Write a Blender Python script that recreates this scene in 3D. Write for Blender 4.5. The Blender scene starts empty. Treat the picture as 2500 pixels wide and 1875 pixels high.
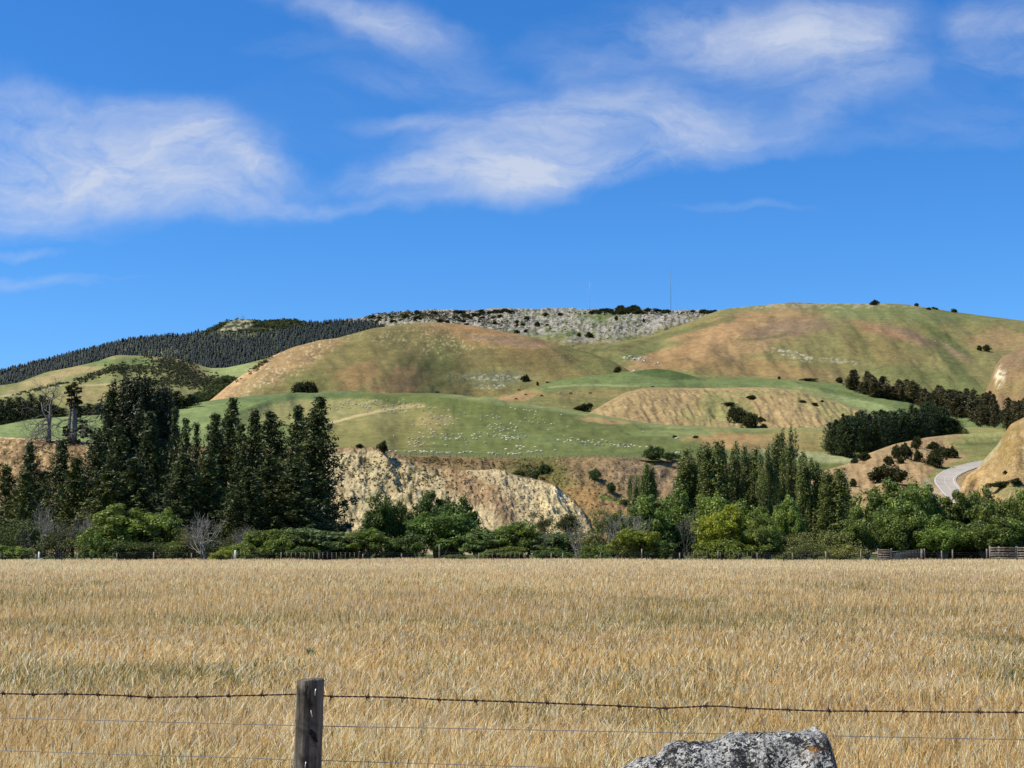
import bpy, math, random
import numpy as np
from mathutils import Vector, Matrix
from mathutils.bvhtree import BVHTree

random.seed(7)
RNG = np.random.default_rng(11)
SC = bpy.context.scene
COL = SC.collection
R = math.radians
F = 3630.0                     # focal length in photo pixels (2500 wide)
PITCH = R(6.2)
EYE = 1.8
CP, SP = math.cos(PITCH), math.sin(PITCH)

# ------------------------------------------------------------------ pixels <-> places
def pos(u, v, Y):
    """the point at distance Y seen at photo pixel (u, v)"""
    u = np.asarray(u, float); v = np.asarray(v, float); Y = np.asarray(Y, float)
    s = (937.5 - v) / F
    dy = CP - s * SP
    k = Y / dy
    return np.stack([k * (u - 1250) / F + 0 * s, Y + 0 * k, EYE + k * (SP + s * CP)], -1)

def px(P):
    P = np.asarray(P, float)
    x, y, z = P[..., 0], P[..., 1], P[..., 2] - EYE
    f = y * CP + z * SP
    w = -y * SP + z * CP
    return 1250 + F * x / f, 937.5 - F * w / f

def at(u, Y, z=0.0):
    """the point on level z at distance Y in the column u"""
    f = Y * CP + (z - EYE) * SP
    return Vector(((u - 1250) / F * f, Y, z))

# ------------------------------------------------------------------ noise
def _h(ix, iy, seed):
    n = (ix.astype(np.int64) * 374761393 + iy.astype(np.int64) * 668265263 + seed * 1442695041) & 0xffffffff
    n = ((n ^ (n >> 13)) * 1274126177) & 0xffffffff
    n = n ^ (n >> 16)
    return (n & 0xffff) / 65535.0

def vnoise(x, y, seed=0):
    x = np.asarray(x, float); y = np.asarray(y, float)
    ix, iy = np.floor(x), np.floor(y)
    fx, fy = x - ix, y - iy
    fx = fx * fx * (3 - 2 * fx); fy = fy * fy * (3 - 2 * fy)
    a, b = _h(ix, iy, seed), _h(ix + 1, iy, seed)
    c, d = _h(ix, iy + 1, seed), _h(ix + 1, iy + 1, seed)
    return (a * (1 - fx) + b * fx) * (1 - fy) + (c * (1 - fx) + d * fx) * fy

def fbm(x, y, seed=0, o=4):
    r = 0; a = .5; t = 0
    for i in range(o):
        r = r + a * vnoise(x * 2 ** i, y * 2 ** i, seed + i * 17); t += a; a *= .55
    return r / t

def sstep(a, b, x):
    t = np.clip((x - a) / (b - a), 0, 1)
    return t * t * (3 - 2 * t)

def smooth(a, k):
    if k < 1: return a
    ker = np.hanning(2 * k + 3); ker /= ker.sum()
    p = np.pad(a, k + 1, mode='edge')
    return np.convolve(p, ker, 'valid')

# ------------------------------------------------------------------ colours and materials
def lin(c):
    c = np.asarray(c, float) / 255
    return np.where(c <= .04045, c / 12.92, ((c + .055) / 1.055) ** 2.4)

K = .80
def A(r, g, b, k=None):
    """albedo of a thing that looks (r, g, b) in full sun"""
    return lin((r, g, b)) * (K if k is None else k)

def new_mat(name, rough=.9, spec=.2):
    m = bpy.data.materials.new(name); m.use_nodes = True
    nt = m.node_tree; nt.nodes.clear()
    out = nt.nodes.new('ShaderNodeOutputMaterial')
    b = nt.nodes.new('ShaderNodeBsdfPrincipled')
    b.inputs['Roughness'].default_value = rough
    b.inputs['Specular IOR Level'].default_value = spec
    nt.links.new(b.outputs[0], out.inputs[0])
    return m, nt, b, out

def N(nt, t, **kw):
    n = nt.nodes.new(t)
    for k, v in kw.items():
        if isinstance(k, str) and k.startswith('i_'):
            n.inputs[k[2:]].default_value = v
        else: setattr(n, k, v)
    return n

def noise_node(nt, vec, scale, detail=4, rough=.6, dist=0.):
    n = N(nt, 'ShaderNodeTexNoise'); n.inputs['Scale'].default_value = scale
    n.inputs['Detail'].default_value = detail; n.inputs['Roughness'].default_value = rough
    n.inputs['Distortion'].default_value = dist
    nt.links.new(vec, n.inputs['Vector']); return n.outputs['Fac']

def maprange(nt, f, a, b, c, d):
    n = N(nt, 'ShaderNodeMapRange'); nt.links.new(f, n.inputs[0])
    for i, v in enumerate((a, b, c, d)): n.inputs[i + 1].default_value = v
    return n.outputs[0]

def mathn(nt, op, a, b=None):
    n = N(nt, 'ShaderNodeMath', operation=op)
    for i, v in enumerate((a, b)):
        if v is None: continue
        if isinstance(v, (int, float)): n.inputs[i].default_value = v
        else: nt.links.new(v, n.inputs[i])
    return n.outputs[0]

def mixc(nt, fac, a, b, mode='MIX'):
    n = N(nt, 'ShaderNodeMix', data_type='RGBA', blend_type=mode)
    for idx, v in ((0, fac), (6, a), (7, b)):
        if hasattr(v, 'is_output') or isinstance(v, bpy.types.NodeSocket): nt.links.new(v, n.inputs[idx])
        elif idx == 0: n.inputs[0].default_value = v
        else: n.inputs[idx].default_value = (*v, 1)
    return n.outputs[2]

def bump(nt, b, h, dist, strength=1.):
    n = N(nt, 'ShaderNodeBump'); n.inputs['Strength'].default_value = strength
    n.inputs['Distance'].default_value = dist
    nt.links.new(h, n.inputs['Height']); nt.links.new(n.outputs[0], b.inputs['Normal'])

def land_mat(name, m1, m2, lo=.72, hi=1.3, bd=.5):
    """ground cover: painted plant colours x two noises with grain m1 and m2 metres"""
    m, nt, b, out = new_mat(name, 1., .05)
    at_ = N(nt, 'ShaderNodeAttribute', attribute_name='col')
    tc = N(nt, 'ShaderNodeTexCoord')
    n1 = noise_node(nt, tc.outputs['Object'], 1 / m1, 3, .65)
    n2 = noise_node(nt, tc.outputs['Object'], 1 / m2, 4, .6)
    f = mathn(nt, 'MULTIPLY', maprange(nt, n1, .28, .72, lo, hi), maprange(nt, n2, .3, .7, .88, 1.12))
    n = N(nt, 'ShaderNodeVectorMath', operation='SCALE')
    nt.links.new(at_.outputs['Color'], n.inputs[0]); nt.links.new(f, n.inputs['Scale'])
    nt.links.new(n.outputs[0], b.inputs['Base Color'])
    bump(nt, b, n1, bd)
    return m

def leaf_mat(name, trans=.3, rough=.6, spec=.25):
    m, nt, b, out = new_mat(name, rough, spec)
    at_ = N(nt, 'ShaderNodeAttribute', attribute_name='col')
    oi = N(nt, 'ShaderNodeObjectInfo')
    c = mixc(nt, 1., at_.outputs['Color'], oi.outputs['Color'], 'MULTIPLY')
    nt.links.new(c, b.inputs['Base Color'])
    t = N(nt, 'ShaderNodeBsdfTranslucent'); nt.links.new(c, t.inputs[0])
    mx = N(nt, 'ShaderNodeMixShader'); mx.inputs[0].default_value = trans
    nt.links.new(b.outputs[0], mx.inputs[1]); nt.links.new(t.outputs[0], mx.inputs[2])
    nt.links.new(mx.outputs[0], out.inputs[0])
    return m

# ------------------------------------------------------------------ objects
def mesh_np(name, verts, faces, col=None, mat=None, smoothed=False):
    """verts (n,3); faces (m,k) with k = 3 or 4, or a list of such arrays; col (n,3) per vertex"""
    me = bpy.data.meshes.new(name)
    fs = faces if isinstance(faces, list) else [faces]
    fs = [np.asarray(f) for f in fs if len(f)]
    me.vertices.add(len(verts)); me.vertices.foreach_set('co', np.asarray(verts, np.float32).ravel())
    li = np.concatenate([f.ravel() for f in fs]).astype(np.int32)
    ln = np.concatenate([np.full(len(f), f.shape[1]) for f in fs]).astype(np.int32)
    st = np.concatenate([[0], np.cumsum(ln)[:-1]]).astype(np.int32)
    me.loops.add(len(li)); me.loops.foreach_set('vertex_index', li)
    me.polygons.add(len(ln)); me.polygons.foreach_set('loop_start', st)
    try: me.polygons.foreach_set('loop_total', ln)
    except Exception: pass
    if smoothed: me.polygons.foreach_set('use_smooth', np.ones(len(ln), bool))
    me.update(calc_edges=True)
    if col is not None:
        a = me.color_attributes.new('col', 'FLOAT_COLOR', 'POINT')
        c4 = np.ones((len(verts), 4), np.float32); c4[:, :3] = col
        a.data.foreach_set('color', c4.ravel())
    if mat: me.materials.append(mat)
    return me

def link(name, me, parent=None, loc=None, rot=None, scale=None):
    o = bpy.data.objects.new(name, me); COL.objects.link(o)
    if parent is not None: o.parent = parent
    if loc is not None: o.location = loc
    if rot is not None: o.rotation_euler = rot
    if scale is not None: o.scale = scale if hasattr(scale, '__len__') else (scale,) * 3
    return o

def tag(o, label=None, cat=None, group=None, kind=None):
    if label: o['label'] = label
    if cat: o['category'] = cat
    if group: o['group'] = group
    if kind: o['kind'] = kind
    return o

def empty(name, loc=(0, 0, 0), rz=0):
    o = bpy.data.objects.new(name, None); COL.objects.link(o)
    o.location = loc; o.rotation_euler = (0, 0, rz); o.empty_display_size = .2
    return o

class MB:
    """collects shapes into one mesh"""
    def __init__(s): s.v = []; s.f3 = []; s.f4 = []; s.c = []; s.n = 0
    def add(s, v, f3=None, f4=None, c=(1, 1, 1)):
        v = np.asarray(v, float)
        if f3 is not None and len(f3): s.f3.append(np.asarray(f3) + s.n)
        if f4 is not None and len(f4): s.f4.append(np.asarray(f4) + s.n)
        c = np.asarray(c, float)
        s.c.append(np.broadcast_to(c, (len(v), 3)))
        s.v.append(v); s.n += len(v)
    def box(s, c, size, rz=0., col=(1, 1, 1), rx=0., ry=0.):
        x, y, z = np.asarray(size) / 2
        v = np.array([[a * x, b * y, d * z] for a in (-1, 1) for b in (-1, 1) for d in (-1, 1)])
        M = np.array(Matrix.Rotation(rz, 3, 'Z') @ Matrix.Rotation(ry, 3, 'Y') @ Matrix.Rotation(rx, 3, 'X'))
        s.add(v @ M.T + np.asarray(c), f4=[[0, 1, 3, 2], [4, 6, 7, 5], [0, 4, 5, 1], [2, 3, 7, 6], [0, 2, 6, 4], [1, 5, 7, 3]], c=col)
    def tube(s, pts, rad, sides=6, col=(1, 1, 1), cap=True):
        pts = np.asarray(pts, float); n = len(pts)
        rad = np.broadcast_to(np.asarray(rad, float), (n,))
        t = np.gradient(pts, axis=0); t /= np.linalg.norm(t, axis=1)[:, None] + 1e-9
        up = np.array([0, 0, 1.]) if abs(t[0][2]) < .9 else np.array([1., 0, 0])
        a = np.cross(t, up); a /= np.linalg.norm(a, axis=1)[:, None] + 1e-9
        b = np.cross(t, a)
        th = np.arange(sides) * 2 * math.pi / sides
        ring = (pts[:, None] + rad[:, None, None] * (np.cos(th)[None, :, None] * a[:, None] + np.sin(th)[None, :, None] * b[:, None])).reshape(-1, 3)
        f = []
        for i in range(n - 1):
            for j in range(sides):
                k = (j + 1) % sides
                f.append((i * sides + j, i * sides + k, (i + 1) * sides + k, (i + 1) * sides + j))
        v = ring; f3 = []
        if cap:
            v = np.vstack([ring, pts[0], pts[-1]]); c0 = n * sides
            for j in range(sides):
                k = (j + 1) % sides
                f3 += [(c0, k, j), (c0 + 1, (n - 1) * sides + j, (n - 1) * sides + k)]
        s.add(v, f3=f3, f4=f, c=col)
    def mesh(s, name, mat, smoothed=False):
        v = np.vstack(s.v); c = np.vstack(s.c); fs = []
        if s.f3: fs.append(np.vstack(s.f3))
        if s.f4: fs.append(np.vstack(s.f4))
        return mesh_np(name, v, fs, c, mat, smoothed)
    def obj(s, name, mat, parent=None, smoothed=False, **kw):
        return link(name, s.mesh(name, mat, smoothed), parent, **kw)

# ------------------------------------------------------------------ render, camera, sun and sky
SC.view_settings.view_transform = 'Standard'
SC.view_settings.look = 'None'
SC.view_settings.gamma = 1
SC.view_settings.exposure = 0.3
SC.cycles.max_bounces = 5
SC.cycles.diffuse_bounces = 3
SC.cycles.transmission_bounces = 3
SC.cycles.use_denoising = True
cam_d = bpy.data.cameras.new('camera'); cam = bpy.data.objects.new('camera', cam_d); COL.objects.link(cam)
cam_d.sensor_width = 36; cam_d.lens = 36 * F / 2500; cam_d.clip_start = .05; cam_d.clip_end = 30000
cam.location = (0, 0, EYE); cam.rotation_euler = (math.pi / 2 + PITCH, 0, 0)
SC.camera = cam

SUN_EL, SUN_AZ = 52., -98.       # azimuth from the view direction, negative = to the left
sd = Vector((math.sin(R(SUN_AZ)) * math.cos(R(SUN_EL)), math.cos(R(SUN_AZ)) * math.cos(R(SUN_EL)), math.sin(R(SUN_EL))))
sl = bpy.data.lights.new('sun', 'SUN'); sun = bpy.data.objects.new('sun', sl); COL.objects.link(sun)
sl.energy = 5.0; sl.angle = R(.53); sl.color = (1, .945, .84)
sun.rotation_euler = sd.to_track_quat('Z', 'Y').to_euler()
sun.location = (-40, -20, 60)

def build_world():
    w = bpy.data.worlds.new('World'); SC.world = w; w.use_nodes = True
    nt = w.node_tree; nt.nodes.clear()
    out = N(nt, 'ShaderNodeOutputWorld'); bg = N(nt, 'ShaderNodeBackground')
    nt.links.new(bg.outputs[0], out.inputs[0])
    sky = N(nt, 'ShaderNodeTexSky', sky_type='NISHITA', sun_disc=False)
    sky.sun_elevation = R(SUN_EL); sky.sun_rotation = R(SUN_AZ)
    sky.air_density = 1.0; sky.dust_density = .1; sky.ozone_density = 3.5; sky.altitude = 200
    hs = N(nt, 'ShaderNodeHueSaturation'); hs.inputs['Saturation'].default_value = 1.12
    hs.inputs['Value'].default_value = .97
    tint = mixc(nt, 1., sky.outputs[0], (.70, .965, 1.33), 'MULTIPLY'); nt.links.new(tint, hs.inputs['Color'])
    tc = N(nt, 'ShaderNodeTexCoord')
    sep = N(nt, 'ShaderNodeSeparateXYZ'); nt.links.new(tc.outputs['Generated'], sep.inputs[0])
    # directions on the cloud deck's own tangent chart: (x, z) over distance
    yy = mathn(nt, 'MAXIMUM', mathn(nt, 'ABSOLUTE', sep.outputs[1]), .12)
    X = mathn(nt, 'DIVIDE', sep.outputs[0], yy); Z = mathn(nt, 'DIVIDE', sep.outputs[2], yy)
    cv = N(nt, 'ShaderNodeCombineXYZ'); nt.links.new(X, cv.inputs[0]); nt.links.new(Z, cv.inputs[1])
    # domain warp
    wn = N(nt, 'ShaderNodeTexNoise'); wn.inputs['Scale'].default_value = 9; wn.inputs['Detail'].default_value = 5
    wn.inputs['Roughness'].default_value = .6
    nt.links.new(cv.outputs[0], wn.inputs['Vector'])
    ws = N(nt, 'ShaderNodeVectorMath', operation='SUBTRACT'); nt.links.new(wn.outputs['Color'], ws.inputs[0]); ws.inputs[1].default_value = (.5, .5, .5)
    wm = N(nt, 'ShaderNodeVectorMath', operation='MULTIPLY'); nt.links.new(ws.outputs[0], wm.inputs[0]); wm.inputs[1].default_value = (.1, .045, 0)
    wa = N(nt, 'ShaderNodeVectorMath', operation='ADD'); nt.links.new(cv.outputs[0], wa.inputs[0]); nt.links.new(wm.outputs[0], wa.inputs[1])
    P = wa.outputs[0]
    blobs = [  # u, v, half width, half height, tilt deg, strength
        (100, 440, 320, 105, 0, .75), (330, 385, 300, 115, 0, .7), (520, 335, 170, 75, -22, .6), (640, 390, 130, 42, -20, .5), (560, 480, 220, 48, -4, .5), (60, 290, 230, 60, 0, .35), (250, 240, 250, 36, 0, .2), (20, 545, 240, 36, -6, .3), (850, 500, 260, 20, 3, .28),
        (960, 430, 150, 34, 8, .4), (1150, 430, 230, 70, 2, .66), (1240, 455, 150, 52, 0, .4), (1250, 330, 210, 90, 6, .55), (1540, 330, 250, 75, 0, .45), (1740, 300, 150, 70, 0, .5), (1480, 398, 330, 40, 8, .5), (1560, 215, 210, 60, -15, .4), (1400, 260, 200, 50, 0, .25),
        (1080, 195, 230, 40, -8, .28), (1010, 298, 130, 22, 0, .3), (1900, 100, 290, 100, -6, .62), (2050, 50, 150, 70, 10, .45), (2080, 150, 160, 60, -16, .4), (1660, 70, 180, 60, 0, .25), (1560, 110, 300, 50, 0, .15),
        (2430, 50, 150, 60, 0, .62), (2480, 135, 200, 34, 0, .42), (880, 25, 230, 46, -14, .55), (1000, 95, 200, 50, -20, .28), (780, 100, 160, 26, 0, .12), (2000, 265, 120, 50, 30, .32), (1960, 340, 200, 30, 0, .15), (2360, 330, 240, 50, 0, .24),
        (60, 690, 190, 15, -4, .5), (50, 622, 130, 13, -2, .35), (250, 690, 200, 8, 0, .12), (1800, 492, 200, 12, 0, .2), (2200, 230, 400, 70, 5, .1),
        (-400, 300, 400, 150, 0, .6), (2900, 200, 400, 120, 0, .5), (1200, -300, 700, 150, 5, .5), (1500, 160, 900, 200, 4, .06), (400, 380, 700, 200, 0, .05)]
    total = None
    for (u, v, ru, rv, ang, st) in blobs:
        p = pos(u, v, 1.0); cx, cz = p[0], p[2] - EYE
        mp = N(nt, 'ShaderNodeMapping', vector_type='TEXTURE')
        mp.inputs['Location'].default_value = (cx, cz, 0)
        mp.inputs['Rotation'].default_value = (0, 0, R(ang))
        mp.inputs['Scale'].default_value = (ru / F * 1.42, rv / F * 1.5, 1)
        nt.links.new(P, mp.inputs['Vector'])
        ln = N(nt, 'ShaderNodeVectorMath', operation='LENGTH'); nt.links.new(mp.outputs[0], ln.inputs[0])
        mr = N(nt, 'ShaderNodeMapRange', interpolation_type='SMOOTHSTEP'); nt.links.new(ln.outputs['Value'], mr.inputs[0])
        for i, q in enumerate((0., 1.15, st, 0.)): mr.inputs[i + 1].default_value = q
        total = mr.outputs[0] if total is None else mathn(nt, 'ADD', total, mr.outputs[0])
    # wisps: long fibres drawn out in the wind
    mp = N(nt, 'ShaderNodeMapping'); mp.inputs['Rotation'].default_value = (0, 0, R(9)); mp.inputs['Scale'].default_value = (8, 22, 1)
    nt.links.new(P, mp.inputs['Vector'])
    n1 = noise_node(nt, mp.outputs[0], 1.0, 7, .62, .8)
    mp2 = N(nt, 'ShaderNodeMapping'); mp2.inputs['Rotation'].default_value = (0, 0, R(-14)); mp2.inputs['Scale'].default_value = (20, 50, 1)
    nt.links.new(P, mp2.inputs['Vector'])
    n2 = noise_node(nt, mp2.outputs[0], 1.0, 6, .65, 1.2)
    tex = mathn(nt, 'ADD', maprange(nt, n1, .28, .72, .3, 1.6), maprange(nt, n2, .3, .7, -.22, .22))
    d = mathn(nt, 'MULTIPLY', total, tex)
    mr = N(nt, 'ShaderNodeMapRange'); nt.links.new(d, mr.inputs[0])
    for i, q in enumerate((.03, 1.35, 0., .88)): mr.inputs[i + 1].default_value = q
    dens = mathn(nt, 'MAXIMUM', mr.outputs[0], 0.)
    out_c = mixc(nt, dens, hs.outputs[0], (5.1, 5.6, 6.7))
    nt.links.new(out_c, bg.inputs['Color']); bg.inputs['Strength'].default_value = .1
build_world()

# ------------------------------------------------------------------ hills and terraces
LAYERS = {}
class Layer: pass

def curve(pts, U, k=3):
    pts = sorted(pts)
    return smooth(np.interp(U, [p[0] for p in pts], [p[1] for p in pts]), k)

def build_layer(name, label, crest, Yc, base, Yb, u0, u1, step, nt_, paint, mat, g=1.5, disp=None, back=(8, 300., .35), sm=3, kind='structure', cat=None, crough=0.):
    U = np.arange(u0, u1 + step, step, float)
    vc = curve(crest, U, sm)
    if crough: vc = vc + (fbm(U / 14, 0 * U, 3, 3) - .5) * crough
    yc = curve(Yc, U, 12); vb = curve(base, U, sm); yb = curve(Yb, U, 12)
    T = np.linspace(0, 1, nt_)
    gg = 1 - (1 - T) ** g
    V = vb[None] + (vc - vb)[None] * gg[:, None]
    Y = yb[None] + (yc - yb)[None] * T[:, None]
    UU = np.broadcast_to(U[None], V.shape)
    P = pos(UU, V, Y)
    if disp is not None:
        P[..., 2] += disp(UU, V, np.broadcast_to(T[:, None], V.shape), Y)
    nb, dist, drop = back
    rows = [P]
    top = P[-1]
    dir_ = top[:, :2] / np.linalg.norm(top[:, :2], axis=1)[:, None]
    for i in range(1, nb + 1):
        q = (i / nb) ** 1.4
        b = top.copy(); b[:, :2] += dir_ * dist * q
        b[:, 2] += dist * q * (np.tan(np.arctan2(top[:, 2] - EYE, top[:, 1])) * .25) - dist * drop * q ** 1.3 * 1.0 * q ** .6 - dist * .12 * q
        rows.append(b[None])
    Pall = np.concatenate(rows, 0)
    nr, nc = Pall.shape[:2]
    idx = np.arange(nr * nc).reshape(nr, nc)
    fq = np.stack([idx[:-1, :-1], idx[:-1, 1:], idx[1:, 1:], idx[1:, :-1]], -1).reshape(-1, 4)
    pu, pv = px(Pall)
    pv2 = pv.copy(); pv2[nt_:] = pv[nt_ - 1]
    col = paint(UU[:1].repeat(nr, 0), pv2)
    lum = col @ np.array([.3, .55, .15]); col = (col * .78 + lum[..., None] * .22) * np.array([1.0, .92, .73])
    tr_ = fbm(UU[:1].repeat(nr, 0) / 36, pv2 / 2.6 + UU[:1].repeat(nr, 0) / 90, 301, 3) - .5; col = col * (1 + tr_ * .34)[..., None]
    col = np.clip(col, .004, .9)
    me = mesh_np(name, Pall.reshape(-1, 3), fq, col.reshape(-1, 3), mat, True)
    o = link(name, me)
    tag(o, label, cat, None, kind)
    L = Layer(); L.P = P; L.o = o; L.u0 = u0; L.u1 = u1
    L.bvh = BVHTree.FromPolygons([Vector(p) for p in Pall[:nt_].reshape(-1, 3)], [tuple(int(i) for i in f) for f in fq[:(nt_ - 1) * (nc - 1)]])
    LAYERS[name if name not in LAYERS else name + '2'] = L
    return L

def hit(L, u, v):
    d = Vector(pos(u, v, 1.0)) - Vector((0, 0, EYE)); d.normalize()
    r = L.bvh.ray_cast(Vector((0, 0, EYE)), d)
    return r[0]

def blob(U, V, cu, cv, ru, rv, ang=0, warp=.5, seed=0, soft=.38):
    a = R(ang); du, dv = U - cu, V - cv
    x = (du * math.cos(a) + dv * math.sin(a)) / ru; y = (-du * math.sin(a) + dv * math.cos(a)) / rv
    r = np.sqrt(x * x + y * y) + (fbm(U / (ru * .35 + 4), V / (rv * .5 + 3), seed, 4) - .5) * 2 * warp
    r = r + (fbm(U / 9, V / 5, seed + 50, 3) - .5) * .7 * min(1., warp * 2)
    return 1 - sstep(1 - soft, 1 + soft, r)

def line(U, V, pts, w, warp=0, seed=0):
    """closeness to a polyline, 0..1"""
    d = np.full(U.shape, 1e9)
    for (a, b), (c, e) in zip(pts[:-1], pts[1:]):
        t = np.clip(((U - a) * (c - a) + (V - b) * (e - b)) / ((c - a) ** 2 + (e - b) ** 2), 0, 1)
        d = np.minimum(d, np.hypot(U - a - t * (c - a), V - b - t * (e - b)))
    if warp: d = d + (fbm(U / 12, V / 8, seed, 3) - .5) * warp
    return 1 - sstep(.3 * w, w, d)

def mix(c, k, m):
    return c * (1 - m[..., None]) + np.asarray(k) * m[..., None]

def base_col(U, c): return np.broadcast_to(np.asarray(c, float), U.shape + (3,)).copy()

GREEN = A(114, 124, 66); LGREEN = A(136, 158, 98); DGREEN = A(72, 98, 50); OLIVE = A(128, 124, 72); YOLIVE = A(150, 142, 84)
BROWN = A(164, 136, 92); TAN = A(188, 152, 104); PALE = A(198, 176, 128); ROCK = A(176, 170, 156); WROCK = A(226, 218, 200)
MAUVE = A(140, 118, 96); SCRUB = A(62, 70, 52); RUST = A(162, 126, 80)

far_mat = land_mat('hill_grass_far', 5, 30, .66, 1.36, 1.8)
mid_mat = land_mat('hill_grass', 2.6, 18, .66, 1.36, .8)
near_mat = land_mat('pasture', 1.0, 9, .68, 1.34, .3)
rock_land = land_mat('rocky_ground', 10, 34, .45, 1.4, 6)

def relief(amp, su, sv, seed, fade=.12, grow=1.):
    def d(U, V, T, Y):
        n = fbm(U / su, T * sv, seed, 5) - .5
        return n * 2 * amp * sstep(0, .25, T + .1) * sstep(0, fade, 1 - T)
    return d

# --- forest ridge far left
A_SIL = [(-400, 990), (-100, 925), (0, 900), (76, 881), (152, 862), (228, 843), (290, 828), (330, 820), (418, 812), (452, 813), (501, 803), (547, 784), (575, 777), (592, 775), (610, 777), (646, 782), (680, 778), (714, 776), (767, 783), (835, 777), (904, 780), (960, 800)]
A_CREST = [(u, v + (10 if (u < 460 or u > 760) else 3)) for u, v in A_SIL]
A_SUMMIT = [(480, 822), (501, 803), (547, 784), (592, 770), (640, 775), (714, 770), (775, 780), (740, 800), (700, 808), (640, 818), (560, 815)]
def pA(U, V):
    c = base_col(U, A(70, 84, 56))
    m = blob(U, V, 590, 790, 52, 14, -18, .6, 5, .3)
    m = np.maximum(m, blob(U, V, 560, 803, 40, 8, -15, .7, 6, .4)); m = np.maximum(m, blob(U, V, 648, 798, 22, 6, 20, .8, 7, .4))
    m = np.maximum(m, blob(U, V, 615, 815, 18, 6, 0, .8, 9, .4))
    c = mix(c, A(176, 168, 142), m * sstep(.4, .55, fbm(U / 6, V / 4, 15, 3)))
    c = mix(c, A(52, 62, 44), blob(U, V, 620, 800, 170, 30, 0, .4, 8) * (1 - m) * .6)
    return c
LA = build_layer('hill', 'far ridge under dark conifer forest rising to a small rocky summit', A_CREST, [(-400, 2700), (960, 3100)], [(-400, 1010), (0, 975), (300, 930), (600, 930), (960, 850)], [(-400, 1900), (960, 2200)], -400, 980, 4, 60, pA, far_mat, disp=relief(10, 120, 2, 4), back=(8, 900, .5))

# --- rocky ridge on the skyline
D_CREST = [(780, 800), (830, 780), (877, 776), (926, 765), (972, 760), (1033, 756), (1093, 755), (1162, 756), (1230, 752), (1314, 754), (1390, 750), (1443, 753), (1523, 755), (1599, 757), (1660, 757), (1749, 758), (1900, 760)]
def pD(U, V):
    c = base_col(U, A(132, 132, 82))
    c = mix(c, A(112, 132, 70), blob(U, V, 1400, 800, 190, 50, -5, .5, 3))
    c = mix(c, A(150, 138, 92), blob(U, V, 1500, 845, 160, 14, 5, .5, 4) * .7)
    rk = np.maximum(blob(U, V, 960, 775, 260, 34, 3, .35, 5, .25), blob(U, V, 1250, 775, 200, 28, 6, .4, 6, .3))
    rk = np.maximum(rk, blob(U, V, 1560, 790, 150, 26, -14, .4, 7, .4))
    rk = np.maximum(rk, blob(U, V, 1200, 790, 130, 20, 8, .4, 2, .4))
    rk = np.maximum(rk, blob(U, V, 1650, 770, 150, 20, -5, .4, 17, .4))
    rk = np.maximum(rk, blob(U, V, 1400, 757, 300, 9, 0, .4, 9, .4))
    n = fbm(U / 7, V / 4, 21, 4)
    c = mix(c, A(172, 170, 170), rk * sstep(.3, .52, n))
    c = mix(c, A(84, 84, 66), rk * sstep(.56, .7, fbm(U / 6, V / 4, 27, 3)))
    return c
def dD(U, V, T, Y):
    n = fbm(U / 60, T * 4, 31, 5) - .5
    r = np.abs(fbm(U / 12, V / 7, 33, 4) - .5)
    return (n * 26 + (r - .12) * 16 * sstep(845, 790, V)) * sstep(0, .3, T + .1) * (.25 + .75 * sstep(0, .1, 1 - T))
LD = build_layer('hill', 'grey rocky ridge on the skyline behind the central hill', D_CREST, [(780, 3700), (1000, 3500), (1900, 3300)], [(780, 860), (1300, 900), (1900, 900)], [(780, 3250), (930, 3150), (1100, 2300), (1900, 2100)], 780, 1900, 3, 90, pD, rock_land, g=1.3, disp=dD, back=(8, 900, .5), crough=5)

# --- left grassy hill with scrub
B_CREST = [(-400, 975), (-100, 950), (0, 942), (46, 934), (114, 908), (182, 895), (243, 881), (265, 872), (283, 867), (330, 868), (372, 870), (437, 877), (470, 886), (513, 899), (551, 898), (600, 888), (646, 876), (714, 850), (760, 835)]
def pB(U, V):
    c = base_col(U, A(132, 138, 82))
    c = mix(c, A(168, 154, 104), blob(U, V, 180, 905, 150, 12, -18, .5, 2))
    c = mix(c, A(112, 134, 74), blob(U, V, 300, 885, 110, 12, 0, .4, 3))
    c = mix(c, A(158, 142, 92), blob(U, V, 250, 965, 120, 22, 0, .5, 4) * .7)
    c = mix(c, A(170, 150, 110), blob(U, V, 440, 890, 70, 16, 22, .5, 5) * .8)
    c = mix(c, A(146, 166, 100), blob(U, V, 575, 902, 70, 16, -5, .2, 6))
    c = mix(c, A(176, 162, 118), line(U, V, [(190, 941), (290, 938), (330, 932)], 3))
    c = mix(c, A(196, 186, 150), line(U, V, [(0, 968), (80, 954), (150, 940)], 3, 3) * .6)
    return c
LB = build_layer('hill', 'low grassy hill with a dark patch of scrub, below the conifer forest', B_CREST, [(-400, 1500), (760, 1800)], [(-400, 1100), (300, 1080), (760, 1010)], [(-400, 950), (760, 1100)], -400, 760, 4, 80, pB, mid_mat, disp=relief(5, 70, 2.5, 14), back=(8, 400, .4))

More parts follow.
